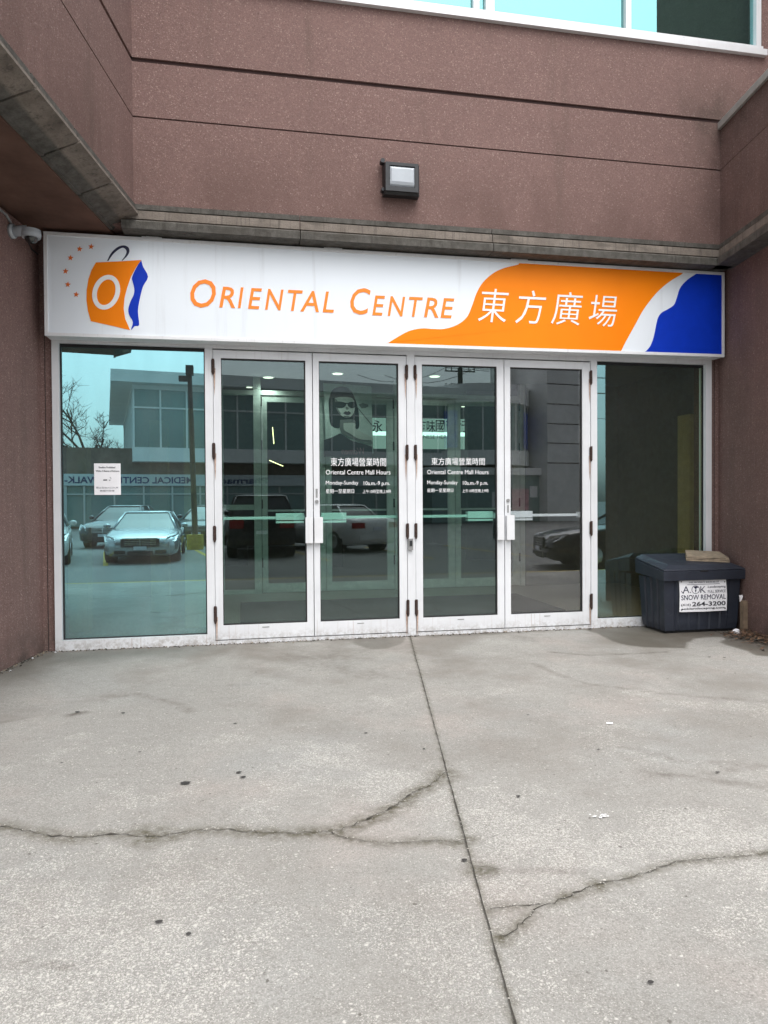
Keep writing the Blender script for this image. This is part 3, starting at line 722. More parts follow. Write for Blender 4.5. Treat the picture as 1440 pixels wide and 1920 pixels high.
# hours lettering on the two middle doors
def hours(leaf, xa, xb, rows):
    for body, pa, pb, y0, y1, cjk in rows:
        X0, Z0 = fp(pa, y1, .004); X1, _ = fp(pb, y1, .004); _, Z1 = fp(pa, y0, .004)
        text('hours_lettering', body, X0, X1, Z0, (Z1 - Z0) , .004, M['white'], leaf, bold=.002 if not cjk else .0, vh=(Z1 - Z0) if cjk else None)
hours(d2, 0, 0, [('東方廣場營業時間', 620, 724, 858, 874, 1), ('Oriental Centre Mall Hours', 611, 732, 880.5, 889.5, 0), ('Monday-Sunday', 611, 672, 901, 908.5, 0), ('10a.m.-9 p.m.', 682, 731, 902, 909.5, 0), ('星期一至星期日', 611, 664, 917, 925, 1), ('上午10時至晚上9時', 680, 733, 918, 925, 1)])
hours(d3, 0, 0, [('東方廣場營業時間', 809, 909, 858, 872, 1), ('Oriental Centre Mall Hours', 801, 916, 880.5, 889, 0), ('Monday-Sunday', 801, 858, 900.5, 908, 0), ('10a.m.-9 p.m.', 868, 915, 901.5, 909, 0), ('星期一至星期日', 801, 850, 916, 923, 1), ('上午10時至晚上9時', 867, 916, 917, 923.5, 1)])
# door-opener button box on the centre mullion
b = MB(); x, z = fp(770, 1020, -.05); b.box(x - .024, x + .024, -.062, -.031, z - .062, z + .055); b.mi = 1; b.box(x - .014, x + .014, -.067, -.0625, z - .02, z + .035)
tag(b.build('button_box', [M['steel'], M['darkmetal']], bevel=.004), 'small grey button box on the white mullion between the two door pairs', 'button box')

# ---------------------------------------------------------------- behind the glass
b = MB(); b.box(-2.6, 6.2, .101, 16, -.06, -.002); b.build('vestibule_floor', M['tile'], mall)
b = MB(); b.box(-2.6, 6.2, .31, 3.98, 3.30, 3.37); b.build('vestibule_ceiling', M['ceil'], mall)
b = MB(); b.box(-2.6, 6.2, 3.985, 16, 4.0, 4.07); b.build('hall_ceiling', M['ceil'], mall)
b = MB(); b.box(-2.75, -2.6, .31, 16, 0, 4.1); b.box(6.2, 6.35, .31, 16, 0, 4.1); b.box(-2.6, 6.2, 16, 16.1, 0, 4.1)
b.box(-2.6, -.30, 3.86, 3.98, 0, 3.45); b.box(4.55, 6.2, 3.86, 3.98, 0, 3.45)
b.build('interior_wall', M['inner_wall'], mall)
for x0, x1, y in ((-1.86, -1.66, 1.0), (-1.16, -.94, 2.3), (-.64, -.40, 1.0), (5.40, 5.66, .7)):
    b = MB(); b.box(x0, x1, y, y + .25, .0, 2.45); b.build('cream_panel', M['olive'], mall)
for x0, x1, y in ((-2.59, .1, 9.0), (1.5, 2.1, 8.0), (5.2, 6.19, 9.0)):
    b = MB(); b.box(x0, x1, y, y + .2, 0, 3.99); b.build('shop_wall', M['inner_wall'], mall)
IY = 3.91
f2 = MB()
for x0, x1 in ((-.34, -.28), (.17, .28), (2.36, 2.43), (4.46, 4.54)): f2.box(x0, x1, IY - .05, IY + .06, 0, 3.45)
f2.box(-.28, .17, IY - .04, IY + .05, 0, .06); f2.box(-.28, 4.46, IY - .046, IY + .056, 3.03, 3.10); f2.box(-.28, .17, IY - .04, IY + .05, 1.28, 1.36)
f2.build('inner_storefront_frame', M['frame_in'], mall)
for x0, x1, hl in ((.29, 1.265, 1), (1.275, 2.35, 0), (2.44, 3.355, 1), (3.365, 4.45, 0)):
    d = MB()
    d.box(x0, x0 + .085, IY - .03, IY + .03, .01, 3.02); d.box(x1 - .11, x1, IY - .03, IY + .03, .01, 3.02)
    d.box(x0 + .085, x1 - .11, IY - .029, IY + .029, .01, .145); d.box(x0 + .085, x1 - .11, IY - .029, IY + .029, 2.93, 3.02)
    lf = d.build('inner_door', M['frame_in'], mall)
    b = MB(); b.box(x0 + .08, x1 - .1, IY + .06, IY + .10, 1.25, 1.28); b.build('push_bar', M['white'], lf)
    hx = x0 if hl else x1
    for z in (.4, 1.3, 2.2, 2.86):
        b = MB(); b.tube([(hx, IY - .04, z), (hx, IY - .04, z + .14)], .012, 6); b.build('hinge', M['rust'], lf)
    b = MB(); q = (x1 - .09, x1 - .03) if hl else (x0 + .02, x0 + .08); b.box(q[0], q[1], IY - .08, IY - .07, 1.0, 1.27); b.box(q[0] + .02, q[0] + .04, IY - .07, IY - .03, 1.1, 1.15); b.build('pull_handle', M['frame_in'], lf)
b = MB(); b.box(-.04, 4.0, 1.21, 2.9, -.001, .008); tag(b.build('floor_mat', M['mat']), 'dark carpet mat on the tiles behind the four entrance doors', 'floor mat')
LAMPS = []
for a, c in ((503, 709), (633, 702), (467, 727), (785, 727), (815, 707), (870, 763)):
    z = 3.27; x, y = gp(a, c, z)
    if y > 3.85: z = 3.97; x, y = gp(a, c, z)
    LAMPS.append((x, y, z))
for k, (x, y, zl) in enumerate(LAMPS):
    t_ = thing('ceiling_light', (x, y, zl + .02), ('round ceiling downlight seen through the top of the leftmost door', 'round downlight seen above the dark haired woman on the poster', 'small downlight left in the top of the leftmost door', 'wide downlight high in the third door from the left', 'faint downlight right of the one high in the third door', 'lit downlight behind the fourth inner door from the left')[k], 'ceiling light', 'round ceiling lights inside the entrance')
    b = MB(); b.tube([(x, y, zl + .027), (x, y, zl + .01)], .095, 24); b.build('trim_ring', M['white'], t_)
    b = MB(); b.tube([(x, y, zl + .009), (x, y, zl + .004)], .075, 24); b.build('lamp_disc', M['lamp'], t_)
    pl_ = bpy.data.lights.new('lamp_light', 'SPOT'); pl_.energy = 11; pl_.spot_size = R(150); pl_.spot_blend = .8; pl_.shadow_soft_size = .1; pl_.color = (1, .97, .92)
    po_ = link('lamp_light', pl_, t_); po_.location = (x, y, zl - .02)
# poster
def P(px, py, y=3.80): return fp(px, py, y)
po = thing('poster', (P(652, 858)[0], 3.8, P(652, 858)[1]), 'black and white poster of a bob haired woman in sunglasses behind the second door', 'poster')
b = MB(); b.pxz([P(606, 718), P(696, 724), P(700, 850), P(612, 856)], 3.80, 3.81); b.build('poster_sheet', M['pgrey'], po)
def Pz(pts, n=4):
    q = smooth(pts + [pts[0]], n)[:-1] if n else pts
    return [P(585 + a / 8, 700 + c / 8) for a, c in q]
def layer(name, mat, polys, k, n=4):
    mb = MB()
    for p_ in polys: mb.pxz(Pz(p_, n), 3.799 - .004 * k - .003, 3.799 - .004 * k)
    return mb.build(name, M[mat], po)
M['skin_dark'] = m_plain('grey_print_shadow', (.24, .23, .23), .6)
layer('printed_background', 'pdress', [[(180, 1250), (180, 1000), (300, 960), (420, 900), (600, 1010), (905, 1100), (905, 1250)]], 0, 0)
layer('printed_hair', 'black', [[(262, 360), (285, 285), (335, 228), (430, 198), (520, 212), (580, 260), (622, 330), (660, 430), (695, 560), (706, 700), (700, 815), (655, 830), (560, 720), (430, 740), (425, 812), (330, 806), (272, 740), (255, 560), (250, 440)]], 1)
layer('printed_neck', 'skin_dark', [[(420, 700), (640, 700), (655, 850), (850, 960), (900, 1060), (760, 1040), (560, 960), (430, 880)]], 2)
layer('printed_face', 'skin', [[(340, 372), (430, 356), (540, 358), (610, 385), (640, 470), (636, 560), (600, 630), (540, 668), (475, 658), (408, 600), (355, 500)]], 3)
layer('printed_shadow', 'skin_dark', [[(345, 380), (380, 420), (385, 520), (430, 610), (400, 600), (352, 500)], [(505, 500), (545, 520), (540, 545), (505, 540)], [(470, 640), (560, 645), (540, 668), (480, 660)]], 4)
layer('printed_shoulder', 'skin', [[(470, 750), (640, 750), (660, 840), (860, 945), (900, 1000), (700, 985), (560, 900), (480, 850)]], 4)
layer('printed_sunglasses', 'black', [[(322, 440), (400, 424), (500, 446), (505, 480), (470, 515), (400, 522), (345, 500)], [(525, 450), (590, 430), (655, 446), (655, 500), (600, 526), (545, 500)], [(490, 446), (540, 448), (540, 462), (490, 460)]], 5)
layer('printed_lips', 'pdress', [[(465, 600), (500, 572), (525, 580), (545, 570), (582, 600), (530, 632)]], 5)
layer('printed_fingers', 'skin_dark', [[(700, 470), (760, 445), (840, 470), (845, 500), (800, 520), (740, 525)], [(660, 480), (900, 770), (890, 780), (655, 490)]], 1, 0)
x0, z0 = P(640, 852); x1, z1 = P(682, 838); text('poster_lettering', 'Women', x0, x1, z0, .11, 3.779, M['pink'], po, shear=.3, flip=True)
# lit shop sign deep inside the mall
SY = 12.0
ss = thing('shop_sign', (4.9, SY, 2.84), 'lit pale green shop sign with dark Chinese characters inside the mall', 'sign')
x0, z1 = fp(690, 783, SY); x1, z0 = fp(893, 842, SY)
b = MB(); b.box(x0, x1, SY, SY + .15, z0, z1); b.build('light_box', M['shopsign'], ss)
zz = fp(790, 814, SY)[1]; b = MB(); b.box(x0 + .02, x1 - .02, SY - .01, SY - .002, zz - .05, zz + .06); b.build('light_tube', M['shopglow'], ss)
for ch, a, c in (('永', 698, 717), ('海', 782, 799), ('味', 800, 816), ('國', 817, 834), ('藥', 836, 853), ('行', 858, 876)):
    X0, Z0 = fp(a, 810.5, SY - .03); X1, Z1 = fp(c, 788, SY - .03); text('sign_lettering', ch, X0, X1, Z0, .3, SY - .03, M['black'], ss, bold=.01, vh=Z1 - Z0)
X0, Z0 = fp(776, 822, SY - .03); X1, Z1 = fp(843, 815.5, SY - .03); text('sign_lettering', 'CHINESE HERB', X0, X1, Z0, Z1 - Z0, SY - .03, M['ink'], ss)
for k, (a, c, e, f) in enumerate(((511, 801, 513.5, 832), (505, 863, 531, 874), (986, 851, 1008, 856), (972, 856, 977, 860))):
    X0, Z1 = fp(a, c, 8.); X1, Z0 = fp(e, f, 8.)
    b = MB(); b.tube([(X0, 8, Z1), ((X0 + X1) / 2, 8.02, (Z0 + Z1) / 2), (X1, 8, Z0)], .008, 6)
    tag(b.build('light_tube', M['sparkle']), ('upright yellow light tube inside behind the leftmost door', 'slanting yellow light tube inside behind the leftmost door', 'bright yellow light tube inside behind the rightmost door', 'short yellow light dot inside behind the rightmost door')[k], 'light', 'yellow lights inside the mall')

# ================================================================== entrance sign
SF = -.20
sg = thing('entrance_sign', (1.72, SF, 2.94), 'long white orange and blue sign box over the glass doors', 'sign')
sx0, sx1 = -1.762, 5.211
b = MB(); b._prism([(sx0 + .006, SF + .012, 2.934), (sx1 - .006, SF + .012, 2.962), (sx1 - .006, SF + .012, 3.882), (sx0 + .006, SF + .012, 3.874)], [(sx0 + .006, -.03, 2.934), (sx1 - .006, -.03, 2.962), (sx1 - .006, -.03, 3.882), (sx0 + .006, -.03, 3.874)]); b.build('sign_box', M['alu_clean'], sg)
def szb(x): return 2.931 + (x - sx0) / (sx1 - sx0) * .028
def szt(x): return 3.880 + (x - sx0) / (sx1 - sx0) * .008
FRW = .032
b = MB()
b.pxz([(sx0, szb(sx0)), (sx1, szb(sx1)), (sx1, szb(sx1) + FRW), (sx0, szb(sx0) + FRW)], SF - .012, SF + .011)
b.pxz([(sx0, szt(sx0) - FRW), (sx1, szt(sx1) - FRW), (sx1, szt(sx1)), (sx0, szt(sx0))], SF - .012, SF + .011)
b.pxz([(sx0, szb(sx0) + FRW), (sx0 + FRW, szb(sx0) + FRW), (sx0 + FRW, szt(sx0) - FRW), (sx0, szt(sx0) - FRW)], SF - .012, SF + .011)
b.pxz([(sx1 - FRW, szb(sx1) + FRW), (sx1, szb(sx1) + FRW), (sx1, szt(sx1) - FRW), (sx1 - FRW, szt(sx1) - FRW)], SF - .012, SF + .011)
b.build('sign_frame', M['alu_clean'], sg, bevel=.003)
b = MB(); b.pxz([(sx0 + FRW, szb(sx0) + FRW), (sx1 - FRW, szb(sx1) + FRW), (sx1 - FRW, szt(sx1) - FRW), (sx0 + FRW, szt(sx0) - FRW)], SF - .001, SF + .009); b.build('sign_face', M['signwhite'], sg)
def q4(pts, y=SF): return [fp(480 + a / 3, 420 + c / 3, y) for a, c in pts]
def q5(pts, y=SF): return [fp(960 + a / 3, 420 + c / 3, y) for a, c in pts]
def q3(pts, y=SF): return [fp(a / 3, 420 + c / 3, y) for a, c in pts]
lz, tz = lambda x: szb(x) + FRW + .001, lambda x: szt(x) - FRW - .001
def clampz(p): return [(x, min(max(z, lz(x)), tz(x))) for x, z in p]
Lc = smooth(q4([(720, 685), (790, 640), (860, 603), (930, 588), (1000, 591), (1060, 590), (1130, 568), (1185, 525), (1215, 460), (1240, 390), (1275, 330), (1330, 280), (1385, 252), (1440, 237), (1480, 228)]))
Rc = smooth(q5([(960, 279), (880, 328), (810, 390), (740, 480), (690, 570), (640, 660), (608, 724)]))
def ends(p, z0, z1): p = list(p); p[0] = (p[0][0], z0(p[0][0])); p[-1] = (p[-1][0], z1(p[-1][0])); return p
Lc = ends(clampz(Lc), lz, tz); Rc = ends(clampz(Rc), tz, lz)
b = MB(); b.pxz(Lc + Rc, SF - .0045, SF - .0012); sw = b.build('orange_swoosh', M['orange'], sg)
Bc = smooth(q5([(1035, 281), (985, 315), (945, 360), (925, 420), (910, 455), (875, 480), (840, 500), (820, 530), (808, 580), (795, 640), (775, 690), (740, 728)]))
Bc = ends(clampz(Bc), tz, lz); xr = sx1 - FRW - .001
b = MB(); b.pxz(Bc + [(xr, lz(xr)), (xr, tz(xr))], SF - .0045, SF - .0012); b.build('blue_swoosh', M['blue'], sg)
# shopping-bag emblem
b = MB(); b.pxz(q3([(540, 217), (670, 211), (795, 203), (765, 245), (738, 295), (715, 360), (700, 420), (696, 475), (705, 535), (732, 597), (625, 572), (512, 547), (495, 490), (487, 430), (488, 370), (498, 310), (515, 260)]), SF - .0045, SF - .0012); em = b.build('bag_emblem', M['orange'], sg)
b = MB(); b.pxz(smooth(q3([(795, 205), (806, 242), (833, 297), (805, 350), (788, 415), (776, 490), (783, 567), (758, 574), (737, 596), (748, 552), (728, 515), (722, 480), (735, 435), (752, 400), (756, 365), (745, 320), (744, 298), (768, 245), (795, 205)]), 3)[:-1], SF - .0045, SF - .0012); b.build('bag_side', M['blue'], em)
def ringz(cx, cy, a0, b0, a1, b1, ang, mb, y0, y1, n=40):
    def e(a, c, t): x = a * math.cos(t); y = c * math.sin(t); return (cx + x * math.cos(ang) - y * math.sin(ang), cy + x * math.sin(ang) + y * math.cos(ang))
    for k in range(n):
        t0, t1 = 2 * math.pi * k / n, 2 * math.pi * (k + 1) / n
        mb.pxz(q3([e(a0, b0, t0), e(a0, b0, t1), e(a1, b1, t1), e(a1, b1, t0)]), y0, y1)
b = MB(); ringz(598, 385, 76, 100, 50, 74, .32, b, SF - .0078, SF - .0048); b.build('ring', M['white'], em)
b = MB()
outer = smooth(q3([(603, 208), (625, 165), (660, 132), (695, 121), (722, 132), (728, 155), (716, 180), (690, 206)]), 5)
inner = smooth(q3([(685, 206), (704, 180), (712, 158), (706, 142), (690, 134), (664, 146), (635, 172), (610, 208)]), 5)
outl = list(zip(outer, inner[::-1]))
for (o0, i0), (o1, i1) in zip(outl, outl[1:]): b.pxz([o0, o1, i1, i0], SF - .0045, SF - .0012)
b.build('bag_handle', M['navy'], em)
for cx, cy in ((448, 141), (513, 128), (397, 191), (369, 266), (382, 341), (429, 397)):
    b = MB(); b.pxz(q3([(cx + (17 if k % 2 == 0 else 7.5) * math.sin(k * math.pi / 5 + .1), cy - (17 if k % 2 == 0 else 7.5) * math.cos(k * math.pi / 5 + .1)) for k in range(10)]), SF - .0045, SF - .0012); b.build('star', M['star'], sg)
# lettering: small capitals
def word(body, pa, pb, ybase, ytop, shear, bold):
    X0, Z0 = fp(pa, ybase, SF - .003); X1, _ = fp(pb, ybase, SF - .003); _, Z1 = fp(pa, ytop, SF - .003)
    text('sign_lettering', body, X0, X1, Z0, Z1 - Z0, SF - .003, M['orange_dk'], sg, shear=shear, bold=bold, depth=.004)
def letters(chars, ybase_l, ybase_r, h, x_l, x_r):
    for ch, a, c in chars:
        t_ = ((a + c) / 2 - x_l) / (x_r - x_l); yb = ybase_l + (ybase_r - ybase_l) * t_
        word(ch, a, c, yb, yb - h, .20, .006)
letters([('O', 357, 405)], 575.0, 575, 55, 355, 405)
letters([('R', 411, 441), ('I', 446, 457), ('E', 465, 491.5), ('N', 497, 532), ('T', 540, 568), ('A', 563, 598), ('L', 605, 626)], 575.2, 585.7, 41, 411, 626)
letters([('C', 657, 695)], 588, 588, 51, 657, 695)
letters([('E', 698, 722), ('N', 727, 760), ('T', 767, 793), ('R', 795, 822), ('E', 826, 852)], 590.2, 596, 39, 698, 852)
for ch, a, c, y0, y1 in (('東', 896, 954, 543, 603), ('方', 966, 1024, 546, 606), ('廣', 1033, 1093, 549, 608), ('場', 1104, 1157, 555, 611)):
    X0, Z0 = fp(a, y1, SF - .008); X1, Z1 = fp(c, y0, SF - .008)
    text('sign_lettering', ch, X0, X1, Z0, .3, SF - .008, M['white'], sg, shear=.16, bold=-.004, vh=Z1 - Z0)
for px, py in ((285, 446), (624, 468), (972, 489)):
    x, z = fp(px, py, SF + .03); b = MB(); b.box(x - .09, x + .09, SF + .0, SF + .07, szt(x) - .0, szt(x) + .012); b.box(x - .05, x + .06, SF + .01, SF + .05, szt(x) + .012, szt(x) + .022)
    b.build('mounting_clip', M['white'], sg, bevel=.002)

# ================================================================== wall light
lt = thing('wall_light', (1.55, UY, 4.45), 'black wall pack light with a milky lens on the brown upper wall', 'wall light')
lx0, lz0 = fp(722, 357, UY - .14); lx1, lz1 = fp(784, 312, UY - .14)
b = MB(); b.loft([[(lx0 - .0, UY - .002, lz0 - .01), (lx1 + .03, UY - .002, lz0 - .01), (lx1 + .03, UY - .002, lz1 + .06), (lx0 - .0, UY - .002, lz1 + .06)],
                  [(lx0 - .0, UY - .10, lz0 - .02), (lx1 + .02, UY - .10, lz0 - .02), (lx1 + .02, UY - .10, lz1 + .03), (lx0 - .0, UY - .10, lz1 + .03)],
                  [(lx0 + .01, UY - .125, lz0), (lx1, UY - .125, lz0), (lx1, UY - .125, lz1 + .02), (lx0 + .01, UY - .125, lz1 + .02)]])
b.build('housing', M['darkmetal'], lt, bevel=.006)
b = MB()
b.box(lx0 + .005, lx1, UY - .150, UY - .126, lz0, lz0 + .045); b.box(lx0 + .005, lx1, UY - .150, UY - .126, lz1 - .012, lz1 + .018)
b.box(lx0 + .005, lx0 + .045, UY - .150, UY - .126, lz0 + .045, lz1 - .012); b.box(lx1 - .035, lx1, UY - .150, UY - .126, lz0 + .045, lz1 - .012)
b.build('door_frame', M['darkmetal'], lt, bevel=.004)
b = MB(); xa, xb, za, zb = lx0 + .046, lx1 - .036, lz0 + .046, lz1 - .013
b.loft([[(xa, UY - .127, za), (xb, UY - .127, za), (xb, UY - .127, zb), (xa, UY - .127, zb)], [(xa + .004, UY - .146, za + .02), (xb - .004, UY - .146, za + .02), (xb - .004, UY - .146, zb - .012), (xa + .004, UY - .146, zb - .012)], [(xa + .02, UY - .155, za + .045), (xb - .02, UY - .155, za + .045), (xb - .02, UY - .155, zb - .03), (xa + .02, UY - .155, zb - .03)]])
b.build('lens', M['lens'], lt)
for zk, rk in ((lz1 + .05, .022), (lz0 + .03, .016)):
    b = MB(); b.tube([(lx0 - .012, UY - .03, zk), (lx0 - .012, UY - .10, zk)], rk, 10); b.build('side_knuckle', M['darkmetal'], lt)

# ================================================================== security camera with its conduit
def wallpt(L, z, off=0.): p = Vector((GL, 0, 0)) + S * L + T * off; return Vector((p.x, p.y, z))
sc_ = thing('security_camera', wallpt(.40, 3.74, .02), 'white dome security camera on the left wall under the soffit', 'security camera')
q = wallpt(.52, 3.755)
b = MB(); b.tube([q, wallpt(.52, 3.755, .03)], .062, 20); b.tube([wallpt(.52, 3.755, .03), wallpt(.52, 3.76, .09), wallpt(.50, 3.765, .13)], [.045, .045, .05], 14); b.build('bracket', M['lens'], sc_, smooth=True)
c = wallpt(.50, 3.735, .165)
b = MB(); b.tube([c + Vector((0, 0, .045)), c + Vector((0, 0, .038)), c, c + Vector((0, 0, -.03))], [.055, .078, .082, .074], 24); b.build('camera_body', M['lens'], sc_)
b = MB(); b.ell(c + Vector((0, 0, -.03)), (.055, .055, .05)); b.build('dome', M['carglass'], sc_)
b = MB(); b.tube([wallpt(.53, 3.815, .012), wallpt(.62, 3.86, .012), wallpt(1.6, 3.872, .012), wallpt(2.28, 3.872, .012)], .011, 8)
tag(b.build('cable_conduit', M['steel']), 'thin grey conduit along the top of the left wall to the camera', 'conduit')
b = MB(); b.tube([wallpt(.40, 3.75, .16), wallpt(.30, 3.735, .05), wallpt(.18, 3.72, .02), wallpt(.06, 3.715, .02)], .006, 6); b.build('cable', M['darkmetal'], sc_)

# ================================================================== salt bin
BX0, BX1, BY0, BY1 = 4.275, 5.155, -.53, -.06
sb = thing('salt_bin', ((BX0 + BX1) / 2, (BY0 + BY1) / 2, 0), 'dark grey plastic salt bin with a sloping lid beside the right sidelight', 'salt bin')
b = MB()
def tub_ring(z, ins):
    x0, x1, y0, y1 = BX0 + ins, BX1 - ins, BY0 + ins, BY1 - ins; out = []
    xs = np.linspace(x0, x1, 8)
    # ribbed front and sides: shallow flutes
    n = 7
    for i in range(n):
        a = x0 + (x1 - x0) * i / n; c_ = x0 + (x1 - x0) * (i + 1) / n
        if i in (0, n - 1): out += [(a, y0, z)] + ([(c_ - .012, y0, z), (c_, y0 + .012, z)] if i == 0 else [])
        else:
            out += [(a + .03, y0 + .014, z), (a + .045, y0 + .002, z), (c_ - .005, y0 + .002, z), (c_, y0 + .013, z)]
    out += [(x1, y0, z)]
    for i in range(1, 4): yy = y0 + (y1 - y0) * i / 4; out += [(x1, yy - .02, z), (x1 - .012, yy - .008, z), (x1 - .012, yy + .008, z), (x1, yy + .02, z)]
    out += [(x1, y1, z), (x0, y1, z)]
    for i in (3, 2, 1): yy = y0 + (y1 - y0) * i / 4; out += [(x0, yy + .025, z), (x0 + .014, yy + .01, z), (x0 + .014, yy - .01, z), (x0, yy - .025, z)]
    return out
b.loft([tub_ring(.03, .025), tub_ring(.09, .016), tub_ring(.57, -.006)])
b.build('tub', M['plastic'], sb)
b = MB(); b.box(BX0 + .06, BX1 - .06, BY0 + .06, BY1 - .03, 0, .031); b.build('base', M['gasket'], sb)
LX0, LX1, LY0, LY1 = BX0 - .035, BX1 + .03, BY0 - .05, BY1 + .03
b = MB()
b.loft([[(LX0, LY0, .558), (LX1, LY0, .558), (LX1, LY1, .60), (LX0, LY1, .60)], [(LX0 - .006, LY0 - .006, .655), (LX1 + .006, LY0 - .006, .655), (LX1 + .006, LY1, .74), (LX0 - .006, LY1, .74)]])
b.loft([[(LX0 + .002, LY0 - .001, .661), (LX1 - .002, LY0 - .001, .661), (LX1 - .002, LY1, .746), (LX0 + .002, LY1, .746)], [(LX0 + .004, LY0 + .004, .674), (LX1 - .004, LY0 + .004, .674), (LX1 - .004, LY1, .765), (LX0 + .004, LY1, .765)],
        [(LX0 + .11, LY0 + .09, .715), (LX1 - .11, LY0 + .09, .715), (LX1 - .11, LY1 - .03, .80), (LX0 + .06, LY1 - .03, .80)]])
lid = b.build('lid', M['plastic'], sb, bevel=.004)
b = MB(); b.box((LX0 + LX1) / 2 - .06, (LX0 + LX1) / 2 + .03, LY0 - .012, LY0 - .004, .648, .662); b.build('latch_slot', M['gasket'], lid)
# notice board screwed to its front
NY = BY0 - .018
def n6(px, py): return fp(1260 + px / 10.286, 1060 + py / 10.286, NY)
pl = [n6(140, 292), n6(1040, 268), n6(1062, 560), n6(1055, 868), n6(600, 893), n6(145, 902), n6(152, 600)]
b = MB(); b.pxz(pl, NY, NY + .004); plate = b.build('sign_plate', M['paper'], sb)
def nt_(body, x0, x1, yb, yt, bold=0., mat='navy', vh=False):
    X0, Z0 = n6(x0, yb); X1, _ = n6(x1, yb); Z1 = n6(x0, yt)[1]
    tx = text('sign_lettering', body, X0, X1, Z0, Z1 - Z0, NY - .0025, M[mat], plate, bold=bold)
    return tx
nt_('THIS PROPERTY SERVICED BY', 318, 905, 348, 316, .0, 'inkgrey')
nt_('Landscaping', 690, 1032, 432, 390, .01, 'inkgrey'); nt_('FULL SERVICE', 690, 1032, 528, 472, .0, 'inkgrey')
nt_('SNOW REMOVAL', 178, 1035, 672, 572, .0)
nt_('(416)', 176, 358, 785, 742, .01, 'ink'); nt_('264-3200', 388, 1030, 788, 705, .018, 'ink'); nt_('aoklandscaping.com', 178, 1025, 858, 822, .008, 'ink')
nt_('A.', 205, 365, 535, 395, -.01); nt_('K', 545, 650, 532, 395, -.01)
b = MB()
b.pxz([n6(180, 492), n6(212, 530), n6(240, 455), n6(255, 460), n6(214, 552), n6(176, 500)], NY - .003, NY - .0005)
cx_, cy_ = 455, 468
for k in range(28):
    t0, t1 = 2 * math.pi * k / 28, 2 * math.pi * (k + 1) / 28
    b.pxz([n6(cx_ + r * math.cos(t), cy_ + r * math.sin(t)) for r, t in ((78, t0), (78, t1), (70, t1), (70, t0))], NY - .003, NY - .0005)
b.pxz([n6(*p) for p in ((415, 415), (470, 402), (505, 425), (470, 440), (460, 462), (438, 440))], NY - .003, NY - .0005)
b.pxz([n6(*p) for p in ((448, 465), (470, 468), (465, 495), (452, 525), (444, 495))], NY - .003, NY - .0005)
b.pxz([n6(*p) for p in ((295, 372), (920, 350), (920, 355), (295, 378))], NY - .003, NY - .0005)
b.build('emblem', M['navy'], plate)
b = MB()
for px, py in ((176, 315), (1012, 316), (185, 860), (1018, 832)): x, z = n6(px, py); b.tube([(x, NY - .006, z), (x, NY - .0005, z)], .006, 10)
b.build('screw', M['gasket'], plate)
# slab lying on the lid
b = MB()
sl_ang = math.atan2(.085, .45)
rs = random.Random(2)
def slab_pt(u, v, t): return Vector((u, v, .718 + (v - (LY0 + .09)) * .1885 + t))
corn = [(4.64, -.36), (5.085, -.47), (5.16, -.20), (4.80, -.10)]
outline = []
for i in range(4):
    (ax, ay), (bx, by) = corn[i], corn[(i + 1) % 4]
    for k in range(6): outline.append((ax + (bx - ax) * k / 6, ay + (by - ay) * k / 6))
rings = []
for t_, k, j in ((.001, .99, .002), (.014, .995, .006), (.030, .992, .007), (.044, .985, .005), (.05, .972, .002)):
    rings.append([slab_pt(4.92 + (x - 4.92) * k + rs.uniform(-j, j), -.28 + (y + .28) * k + rs.uniform(-j, j), t_) for x, y in outline])
b.loft(rings); tag(b.build('paving_slab', M['slab']), 'broken tan paving slab weighing down the salt bin lid', 'slab')
# post stump and scraps
b = MB(); x, y = 5.158, -.60; b.loft([[(x + a * .03, y + c_ * .03, z) for a, c_ in ((-1, -1), (1, -1), (1, 1), (-1, 1))] for z in (0, .32)]); b.loft([[(x + a * .024, y + c_ * .024, z) for a, c_ in ((-1, -1), (1, -1), (1, 1), (-1, 1))] for z in (.32, .332)])
tag(b.build('wooden_post', M['wood'], bevel=.003), 'short weathered wooden post standing beside the salt bin', 'post')
def scrap(name, x, y, z, r, mat, label, cat, group=None, flat=.3, seed=1, n=9):
    rr = random.Random(seed); b = MB(); c_ = (x, y, z + r * flat)
    ring = [(x + r * math.cos(t) * rr.uniform(.6, 1.3), y + r * math.sin(t) * rr.uniform(.5, 1.1), z + r * flat * rr.uniform(.1, 1.4)) for t in (2 * math.pi * k / n for k in range(n))]
    top = [(x + (p[0] - x) * .45, y + (p[1] - y) * .45, z + r * flat * rr.uniform(1., 2.4)) for p in ring]; bot = [(p[0], p[1], z + .001) for p in ring]
    b.loft([bot, ring, top]); return tag(b.build(name, mat), label, cat, group)
x, y = fp(1390, 1121, -.585); b = MB(); b.pxz([fp(1387.5, 1128, -.575), fp(1386.5, 1116, -.575), fp(1392, 1115.5, -.575), fp(1393, 1119, -.575), fp(1390, 1127, -.575)], -.575, -.568)
tag(b.build('paper_scrap', M['paper']), 'white paper scrap stuck between the salt bin and the post', 'litter')
for k, (px, py, r, lab) in enumerate(((1381, 1187, .055, 'crumpled white wrapper at the right foot of the salt bin'), (1404, 1187, .045, 'crumpled white wrapper at the foot of the wooden post'), (1428, 1193, .015, 'tiny white scrap among the dead leaves'))):
    x, y = gp(px, py); scrap('litter', x, y, .0, r, M['paper'], lab, 'litter', 'white litter beside the bin', .35, k)
rl = random.Random(11); b = MB()
